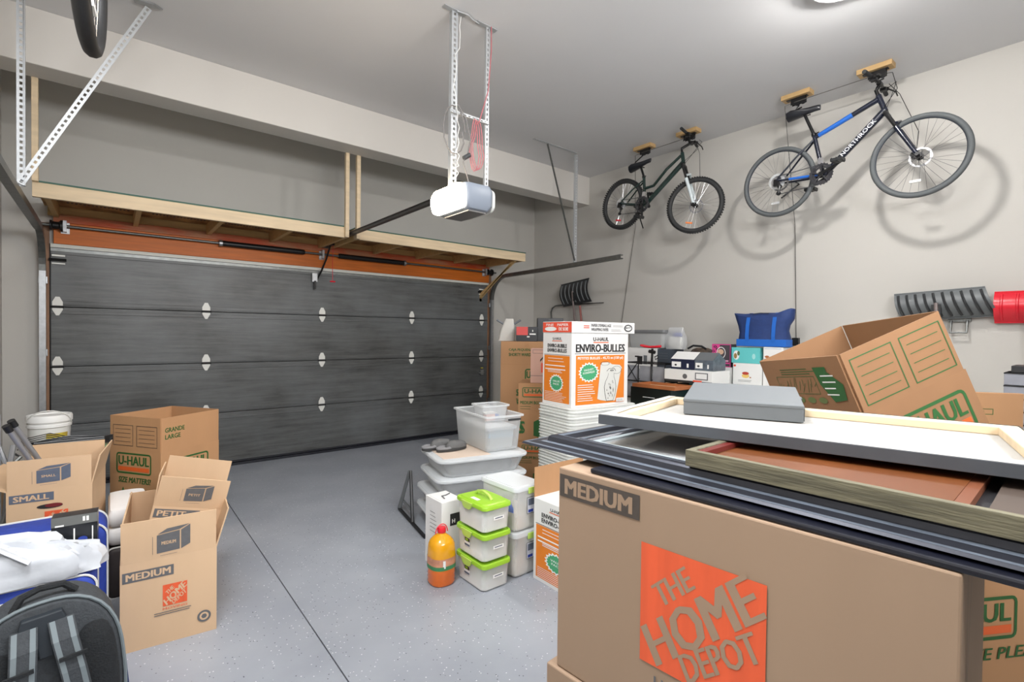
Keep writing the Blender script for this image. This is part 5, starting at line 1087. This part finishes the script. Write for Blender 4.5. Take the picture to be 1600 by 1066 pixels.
c, w_, h_, y3 = wbox('product_box', 'teal box with a round food picture under the blue tote', 1148, 1192.5, 543.5, 0, 4.92, .25, teal, y2+.0015, group=G); p = P0(); p.disc(w_*.18, h_*.5, w_*.11, h_*.3, white, 16); p.disc(w_*.15, h_*.45, w_*.06, h_*.18, mat('food_brown', s2l(150, 120, 70), .6), 12); p.disc(w_*.26, h_*.62, w_*.05, h_*.15, mat('food_olive', s2l(90, 110, 70), .6), 12); p.disc(w_*.8, h_*.45, w_*.06, h_*.18, mat('pale_teal', s2l(160, 214, 212), .5), 14); p.build(c)
c, w_, h_, y4 = wbox('product_box', 'plain white box beside the teal box under the blue tote', 1198, 1229, 543, 0, 4.92, .25, white, TT, group=G); p = P0(); p.rect(w_*.05, h_*.97, w_*.9, h_*.985, mat('pale_grey_blue', s2l(190, 196, 208), .5)); p.disc(w_*.2, h_*.85, w_*.12, h_*.02, tray, 10); p.build(c)
# blue tote bag
Xb = 4.93; pL = onx(1150, 543, Xb); pR = onx(1229, 542, Xb); zb_ = max(y3, y4)+.002; Wt = pL.y-pR.y; top = onx(1190, 488, Xb).z; Ht = top-zb_
t = thing('tote_bag', 'navy zipped tote bag with bright blue straps on the product boxes', 'bag', (Xb, pL.y, zb_), R(-90))
out = [(.0, .0), (Wt, .0), (Wt+.0, Ht*.22), (Wt-.02, Ht*.45), (Wt-.01, Ht*.62), (Wt+.03, Ht*.82), (Wt+.035, Ht*1.08), (Wt+.01, Ht*1.10), (Wt-.10, Ht*.98), (Wt*.5, Ht*.99), (.06, Ht*.97), (-.05, Ht), (-.03, Ht*.82), (-.005, Ht*.6), (.01, Ht*.4), (0, Ht*.2)]
def insetring(o_, e, y): cx = sum(a for a, b2 in o_)/len(o_); cz = sum(b2 for a, b2 in o_)/len(o_); return [V((cx+(a-cx)*(1-e), y, cz+(b2-cz)*(1-e) if b2 > .001 else .001)) for a, b2 in o_]
b = MB(); b.loft([insetring(out, .25, -.005), insetring(out, .06, .02), insetring(out, 0, .06), insetring(out, 0, .09), insetring(out, .06, .14), insetring(out, .25, .17)]); b.build('bag_body', navyfab, t)
for u in (Wt*.20, Wt*.72):
    b = MB(); b.loft([[V((u+dx, y_, z)), V((u+dx+.035, y_, z)), V((u+dx+.035, y_-.004, z)), V((u+dx, y_-.004, z))] for z, y_, dx in ((.012, .0, 0), (Ht*.3, -.012, 0), (Ht*.6, -.011, .004), (Ht*.85, -.002, .01), (Ht*.985, .05, .014))], smooth=False); b.build('strap', cobalt, t)
b = MB(); b.loft([[V((x, y_, z)) for x, y_ in ((.004, -.008), (Wt-.004, -.008), (Wt+.003, .08), (Wt-.01, .16), (.01, .16), (-.003, .08))] for z in (.0015, .02, Ht*.2, Ht*.215)], smooth=False); b.build('base_band', cobalt, t, bevel=.006)
b = MB(); b.tube([(Wt*.28, -.004, Ht*.965), (Wt*.36, -.008, Ht*.955), (Wt*.5, -.01, Ht*.975), (Wt*.66, -.006, Ht*.96)], .004, 5); b.build('zip', blackp, t)
# black keepsake box with silver pull and a wooden tray on it
X = 4.2
c, w_, h_, z1 = wbox('keepsake_box', 'black box with silver pull under the wooden tray', 990, 1053.5, 607.5, 0, X, .30, mat('box_black_green', s2l(22, 30, 28), .35), TT, cat='box'); p = P0(); p.rect(w_*.32, h_*.50, w_*.62, h_*.53, inkwh); p.build(c); w0 = w_
t = thing('wooden_tray', 'reddish wooden tray frame lying on the black box', 'tray', (X-.01, onx(990, 607, X).y+.01, z1+.0015), R(-90))
b = MB(); b.box(0, w0+.02, 0, .016, 0, .035); b.box(0, w0+.02, .30, .316, 0, .035); b.box(0, .016, .016, .30, 0, .035); b.box(w0+.004, w0+.02, .016, .30, 0, .035); b.build('rim', tray, t); b = MB(); b.box(.016, w0+.004, .016, .30, .0, .006); b.build('base', pine, t)
# board game, gabled boxes, cap bag
X = 4.53
c, w_, h_, z1 = wbox('product_box', 'black package below the white flat game box', 1062, 1081, 600, 0, X, .2, inkblk, TT, group=G); p = P0(); p.rect(w_*.4, h_*.3, w_*.6, h_*.75, inkgray); p.build(c)
c, w_, h_, z1b = wbox('product_box', 'teal package with white lettering band below the flat game box', 1082, 1113, 600, 0, X, .2, mat('deep_teal', s2l(40, 110, 116), .35, var=.4, scale=20), TT, group=G); p = P0(); p.disc(w_*.5, h_*.3, w_*.4, h_*.12, mat('teal_light', s2l(80, 170, 170), .4), 16); p.lines(w_*.2, w_*.8, h_*.35, h_*.25, 2, inkwh, .006); p.disc(w_*.92, h_*.5, w_*.10, h_*.5, navyfab, 16); p.build(c)
zt = max(z1, z1b)+.002
c, w_, h_, z2 = wbox('game_box', 'flat white game box carrying the gabled boxes', 1043, 1118, 579, 0, X-.05, .34, white, zt, cat='box'); p = P0(); p.rect(0, 0, w_, h_*.18, inkblk); p.rect(w_*.66, h_*.3, w_*.92, h_*.85, inkgray); p.rect(w_*.68, h_*.38, w_*.9, h_*.78, white); p.rect(w_*.62, h_*.12, w_*.8, h_*.25, redp); p.disc(w_*.45, h_*.5, w_*.05, h_*.2, inkgray, 12); p.build(c)
ga = onx(1048, 577, X); gb = onx(1085, 577, X); gc = onx(1115, 577, X)
for (a_, b_, mm, lb) in ((ga, gb, mat('gable_navy', s2l(30, 36, 60), .4), 'navy gabled box with white top on the flat game box'), (gb, gc, mat('gable_grey', s2l(96, 106, 116), .4, var=.4, scale=25), 'grey gabled box with printed sides on the flat game box')):
    t = thing('gabled_box', lb, 'box', (X, a_.y, z2+.0015), R(-90), G); w_ = a_.y-b_.y-.006
    b = MB(); b.prism([(.0, 0), (.24, 0), (.24, .10), (.12, .175), (.0, .10)], 0, w_, ax='x'); b.build('body', mm, t, bevel=.002)
    b = MB(); b.add([(0, -.001, .103), (w_, -.001, .103), (w_, .118, .177), (0, .118, .177)], [(0, 1, 2, 3)]); b.build('top_print', white if mm.name == 'gable_navy' else silverc, t)
    p = Print((0, 0, 0), (1, 0, 0), (0, 0, 1)); p.rect(.012, .02, w_*.45, .075, inkwh); p.disc(w_*.22, .042, .014, .010, inkblk, 12); p.rect(w_*.7, .02, w_*.78, .06, inkwh); p.build(t)
t = thing('camouflage_bag', 'black and brown patterned bag slumped behind the gabled boxes', 'bag', (5.12, onx(1090, 560, 5.12).y, TT), R(-90))
b = MB(); ww = .17; b.loft([[V((ww*k*math.cos(a)*(1+.08*noise.noise(V((math.cos(a)*3, z*8, 0)))), .10+.10*k*math.sin(a), z)) for a in [2*math.pi*i/28 for i in range(28)]] for z, k in ((0, .9), (.02, 1), (.30, 1.0), (.45, .98), (.53, .9), (.57, .7), (.59, .4))]); b.build('bag_body', mat('camo', s2l(40, 38, 38), .7, var=.8, scale=12, col2=s2l(120, 100, 84)), t)
b = MB(); b.tube([(-.12, .0, .58), (-.05, -.01, .615), (.05, -.01, .61), (.1, 0, .58)], .012, 8); b.build('carry_handle', blkfab, t)
# coffee machine box, charcoal box, grey totes, bags, red saddle scooter, wire rack
X = 4.95
t0 = tote('storage_bin', 'smoky grey bin under the coffee machine box', X, onx(985, 600, X).y, TT, onx(985, 600, X).y-onx(1030, 600, X).y, .33, onx(1010, 573, X).z-TT-.002, R(-90), mat('smoke_plastic', s2l(150, 152, 156), .3), offw, tap=.93)
zc = onx(1010, 573, X).z+.002
c, w_, h_, z1 = wbox('product_box', 'white box with a black coffee machine picture', 985, 1031, 544, 0, X, .26, white, zc, group=G); p = P0(); p.rect(w_*.34, h_*.1, w_*.52, h_*.55, inkblk); p.rect(w_*.26, h_*.48, w_*.4, h_*.56, inkblk); p.rect(w_*.56, h_*.12, w_*.68, h_*.6, silverc); p.lines(w_*.7, w_*.95, h_*.3, h_*.2, 2, inkgray, .004); p.build(c)
c, w_, h_, z1b = wbox('product_box', 'charcoal box beside the coffee machine box', 1032, 1053, 546, 0, X, .26, mat('box_slate', s2l(66, 74, 84), .5), TT+.33, group=G); p = P0(); p.lines(w_*.1, w_*.8, h_*.8, h_*.3, 5, silverc, .004); p.build(c); c['label'] = 'charcoal box beside the coffee machine box'
c2, w_, h_, z = wbox('product_box', 'grey carton under the charcoal box', 1032, 1053, 0, 0, X, .26, silverc, TT, group=G) if False else (None, 0, 0, 0)
c.location.z = TT+.33
bb = carton('carton', 'plain carton under the charcoal box', .27, .26, .327, (X, onx(1032, 560, X).y, TT), R(-90), closed=True)
tote('storage_bin', 'flat grey lidded bin topmost behind the wrapping paper carton', X+.0, onx(978, 530, X).y, z1+.002, onx(978, 530, X).y-onx(1038, 530, X).y, .34, onx(1010, 515, X).z-z1-.002, R(-90), mat('grey_tub', s2l(170, 172, 172), .35), mat('grey_lid', s2l(112, 114, 116), .35), tap=.93, lidh=.04)
t = thing('zip_bag', 'clear zip bag of blue and white items beside the grey lidded bin', 'bag', (5.05, onx(1056, 540, 5.05).y, z1b+.002), R(-90))
b = MB(); b.loft([rr(.22, .10, .03, 4, 0), rr(.25, .13, .04, 4, .06), rr(.24, .12, .04, 4, .14), rr(.20, .05, .02, 4, .21), rr(.18, .01, .004, 4, .25)]); b.build('film', film, t)
b = MB(); b.loft([rr(.16, .06, .02, 3, .005), rr(.18, .08, .02, 3, .09), rr(.15, .05, .02, 3, .14)]); b.build('white_contents', offw, t); b = MB(); b.loft([rr(.10, .04, .015, 3, .145, .02, 0), rr(.12, .05, .015, 3, .165, .02, 0), rr(.06, .02, .01, 3, .19, .02, 0)]); b.build('blue_contents', bluefab, t)
# folded wire rack with grey panels
X = 4.53; yl = onx(978, 590, X).y; yr = onx(1040, 590, X).y
t = thing('wire_cart', 'folded black wire cart with grey panels behind the wooden tray', 'cart', (X, yl, TT), R(-90)); w_ = yl-yr
for z, k in ((.03, 1), (.22, 1), (onx(1010, 568, X).z-TT, .98)):
    b = MB(); b.tube([(0, 0, z), (w_*k, 0, z), (w_*k, .22, z), (0, .22, z)], .007, 6, closed=True); b.build('ring_bar', blackm, t)
ztop_ = onx(1010, 568, X).z-TT
for x in (0, w_*.33, w_*.66, w_): b = MB(); b.tube([(x, 0, .0), (x*.98, 0, ztop_)], .006, 6); b.build('upright', blackm, t)
b = MB(); b.tube([(0, 0, ztop_), (w_*.3, .0, .22)], .005, 6); b.tube([(w_*.3, 0, ztop_), (0, 0, .22)], .005, 6); stuff(b.build('cross_wire', blackm, t))
for x0, x1 in ((.01, w_*.32), (w_*.35, w_*.65), (w_*.68, w_*.98)): b = MB(); b.box(x0, x1, .01, .016, .04, ztop_-.03); b.build('panel', mat('panel_grey', s2l(150, 152, 158), .35, var=.2, scale=8), t)
p = Print((w_*.72, .009, 0), (1, 0, 0), (0, 0, 1)); p.disc(.05, .14, .03, .03, mat('soft_red', s2l(214, 110, 120), .5), 14); p.build(t)
# small bicycle saddle on its post, resting on the cart
S0 = onx(1017, 542, 4.60); t = thing('saddle_post', 'red saddle on a black seat post standing among the goods', 'saddle', (4.60, S0.y, TT+.0), R(-90))
b = MB(); b.cyl((0, 0, 0), (.02, 0, S0.z-TT-.02), .013, 10); b.build('seat_post', blackm, t)
b = MB(); zz = S0.z-TT; b.loft([[V((x, hw*math.cos(a), zz+zo+.014*math.sin(a))) for a in [2*math.pi*i/12 for i in range(12)]] for x, hw, zo in ((-.12, .03, .01), (-.11, .05, .012), (-.06, .06, .0), (.0, .045, -.004), (.06, .035, .0), (.11, .028, .006), (.125, .015, .008))]); b.build('seat_cover', redm, t)
b = MB(); b.cyl((-.02, 0, zz-.05), (.05, 0, zz-.06), .02, 10); b.tube([(.05, 0, zz-.11), (.09, 0, zz-.09), (.10, 0, zz-.12), (.06, 0, zz-.135)], .006, 6, closed=True); b.build('clamp', blackp, t)
# little grey stack between the tall cartons and the black box
tote('storage_bin', 'small grey bin beside the nested trays behind the black box', 4.55, onx(968, 620, 4.55).y+.25, TT, .22, .25, .24, R(-90), mat('smoke_plastic', (1, 1, 1)), offw)
# stack of grey boxes at the picture edge
X = 4.55
zz = TT; ya = onx(1568, 620, X).y; tops = [1.0, .655]
yf = onx(1567, 620, 4.15).y
for k in range(7):
    c = carton('file_box', 'grey file box %s of the stack under the black folder' % ['lowest', 'second from bottom', 'third from bottom', 'middle', 'third from top', 'second from top', 'topmost'][k], .34, .25, .074, (4.15+.004*k, yf, TT+.0755*k), R(-90), m=mat('file_grey', s2l(150, 152, 160), .5, var=.12, scale=12), closed=True, tape=False, cat='box', group='stacked grey file boxes')
    b = MB(); b.box(-.0015, .3415, -.0015, .2515, .066, .074); b.build('black_lid_edge', inkblk, c)
c = carton('folder', 'black folder with white pages lying on the grey file boxes', .30, .22, .04, (4.17, yf-.03, TT+.5295), R(-90), m=inkblk, closed=True, tape=False, cat='folder')
c = carton('document_box', 'small white box standing on the black folder', .10, .10, .12, (4.2, yf-.10, TT+.571), R(-90), m=white, closed=True, tape=False, cat='box')
# snow shovels on the wall
def scoop(name, label, yl, yr, zt, zb, m, ribs, depth, tilt, hz, X=5.36, roll=0, grey=True, ribm=None, shear=0):
    """curved blade, local x along its width, y out of the wall, z up; the hollow faces the room"""
    w_ = yl-yr; h_ = zt-zb
    t = thing(name, label, 'shovel', mw=M4.Translation((X, (yl+yr)/2, zb)) @ M4.Rotation(R(-90), 4, 'Z') @ M4.Rotation(R(roll), 4, 'Y'))
    n = 12; prof = []
    sh = lambda z: shear*(1-z/h_)
    for i in range(n+1):
        f = i/n; prof.append((-depth*math.sin(f*math.pi)*.9 + depth*(1-f)*tilt, f*h_))
    b = MB(); vs = []
    for y, z in prof: vs += [(-w_/2+sh(z)*.5, y, z), (w_/2+sh(z), y, z)]
    for y, z in prof: vs += [(-w_/2+sh(z)*.5, y+.005, z), (w_/2+sh(z), y+.005, z)]
    N = 2*(n+1); fs = [(2*i, 2*i+1, 2*i+3, 2*i+2) for i in range(n)]+[(N+2*i, N+2*i+2, N+2*i+3, N+2*i+1) for i in range(n)]+[(2*i, 2*i+2, N+2*i+2, N+2*i) for i in range(n)]+[(2*i+1, N+2*i+1, N+2*i+3, 2*i+3) for i in range(n)]+[(0, N, N+1, 1), (2*n, 2*n+1, N+2*n+1, N+2*n)]
    b.add(vs, fs, 0, True); b.build('blade', m, t)
    for k in range(ribs):
        x = -w_/2+w_*(k+.5)/ribs; b = MB(); b.tube([(x+sh(z)*(.5+.5*(k+.5)/ribs), y-.003, z) for y, z in prof[1:-1]], .011 if shear else .009, 6, flat=.8); b.build('rib', ribm or m, t)
    b = MB(); b.tube([(-w_/2, prof[-1][0], prof[-1][1]), (w_/2, prof[-1][0], prof[-1][1])], .007, 6); b.build('lip', m, t); b = MB(); b.tube([(-w_/2+shear*.5, prof[0][0], 0), (w_/2+shear, prof[0][0], 0)], .006, 6); b.build('lip', m, t)
    b = MB(); b.tube([(0, prof[5][0]-.012, h_*.55), (0, -depth*.9, .0), (.01, -.03, -hz)], .014, 8); b.box(-.03, .03, prof[4][0]-.03, prof[4][0]-.002, h_*.1, h_*.5, 1); b.build('shaft', [mat('shaft_grey', s2l(120, 108, 106), .4), blackp], t)
    return t
shg = mat('shovel_grey', s2l(104, 108, 110), .45); shk = mat('shovel_black', s2l(48, 50, 52), .35)
scoop('snow_pusher', 'wide dark grey ribbed snow pusher hung on the wall by the red shovel', onx(1398, 467, 5.3).y, onx(1541, 470, 5.3).y, 1.865, 1.635, shg, 10, .09, .5, .40, X=5.33, roll=-3, ribm=shk, shear=.075)
scoop('snow_shovel', 'red plastic snow shovel hung on the wall beside the grey pusher', .635, .20, 1.835, 1.60, redm, 5, .08, .4, .4, X=5.36, roll=0)
scoop('snow_shovel', 'narrow black ribbed snow shovel hung above the wrapping paper carton', onx(877, 445, 5.3).y, onx(921, 445, 5.3).y, 2.25, 1.92, shk, 7, .07, .3, .55, X=5.33, roll=-6, ribm=shg)
def onw(x, y, X=5.36): return onx(x, y, X)
t = thing('tool_rack', 'dark flat tool bar with a grey hoop on the wall below the black shovel', 'tool', (0, 0, 0))
b = MB(); A = onw(872, 477); B = onw(942, 473); b.loft([[A+V((0, 0, -.012)), A+V((.02, 0, -.012)), A+V((.02, 0, .008)), A+V((0, 0, .008))], [B+V((0, 0, -.006)), B+V((.02, 0, -.006)), B+V((.02, 0, .004)), B+V((0, 0, .004))]], smooth=False); b.build('blade', blackm, t)
b = MB(); b.tube([onw(884, 476), onw(868, 478), onw(863, 482), onw(861, 488), onw(862, 505, 5.38)], .012, 8); b.build('hoop', steeld, t)
for px in (896, 906): b = MB(); b.cyl(onw(px, 478, 5.34), onw(px+4, 520, 5.34), .016, 8); lab(b.build('handle', mat('handle_red', s2l(150, 92, 86), .5), t), 'dull red handle')
t = thing('wall_hook', 'grey metal hook bracket on the wall beneath the snow pusher', 'hook', (5.40, onx(1500, 510, W).y, 1.52))
b = MB(); b.tube([(0, -.05, .10), (-.03, -.05, .0), (-.03, .05, .0), (0, .05, .10)], .01, 6); b.box(.0, .03, -.07, .07, .09, .12); b.build('bracket', steeld, t)
# crumpled film at the picture edge on the canvas
t = thing('plastic_wrap', 'crumpled clear plastic wrap lying on the canvas end bar', 'plastic wrap', (1.42, .045, 1.2965))
b = MB(); b.loft([[V((.05*k*math.cos(a)*(1+.35*noise.noise(V((math.cos(a)*2, math.sin(a)*2, z*30)))), .06*k*math.sin(a)*(1+.35*noise.noise(V((math.cos(a)*2, math.sin(a)*2, z*30+5)))), z)) for a in [2*math.pi*i/20 for i in range(20)]] for z, k in ((0, .8), (.006, 1), (.014, .9), (.026, .7), (.034, .4), (.036, .1))]); b.build('film', mat('film_white', s2l(226, 228, 230), .3, bump=.4, bscale=18), t)
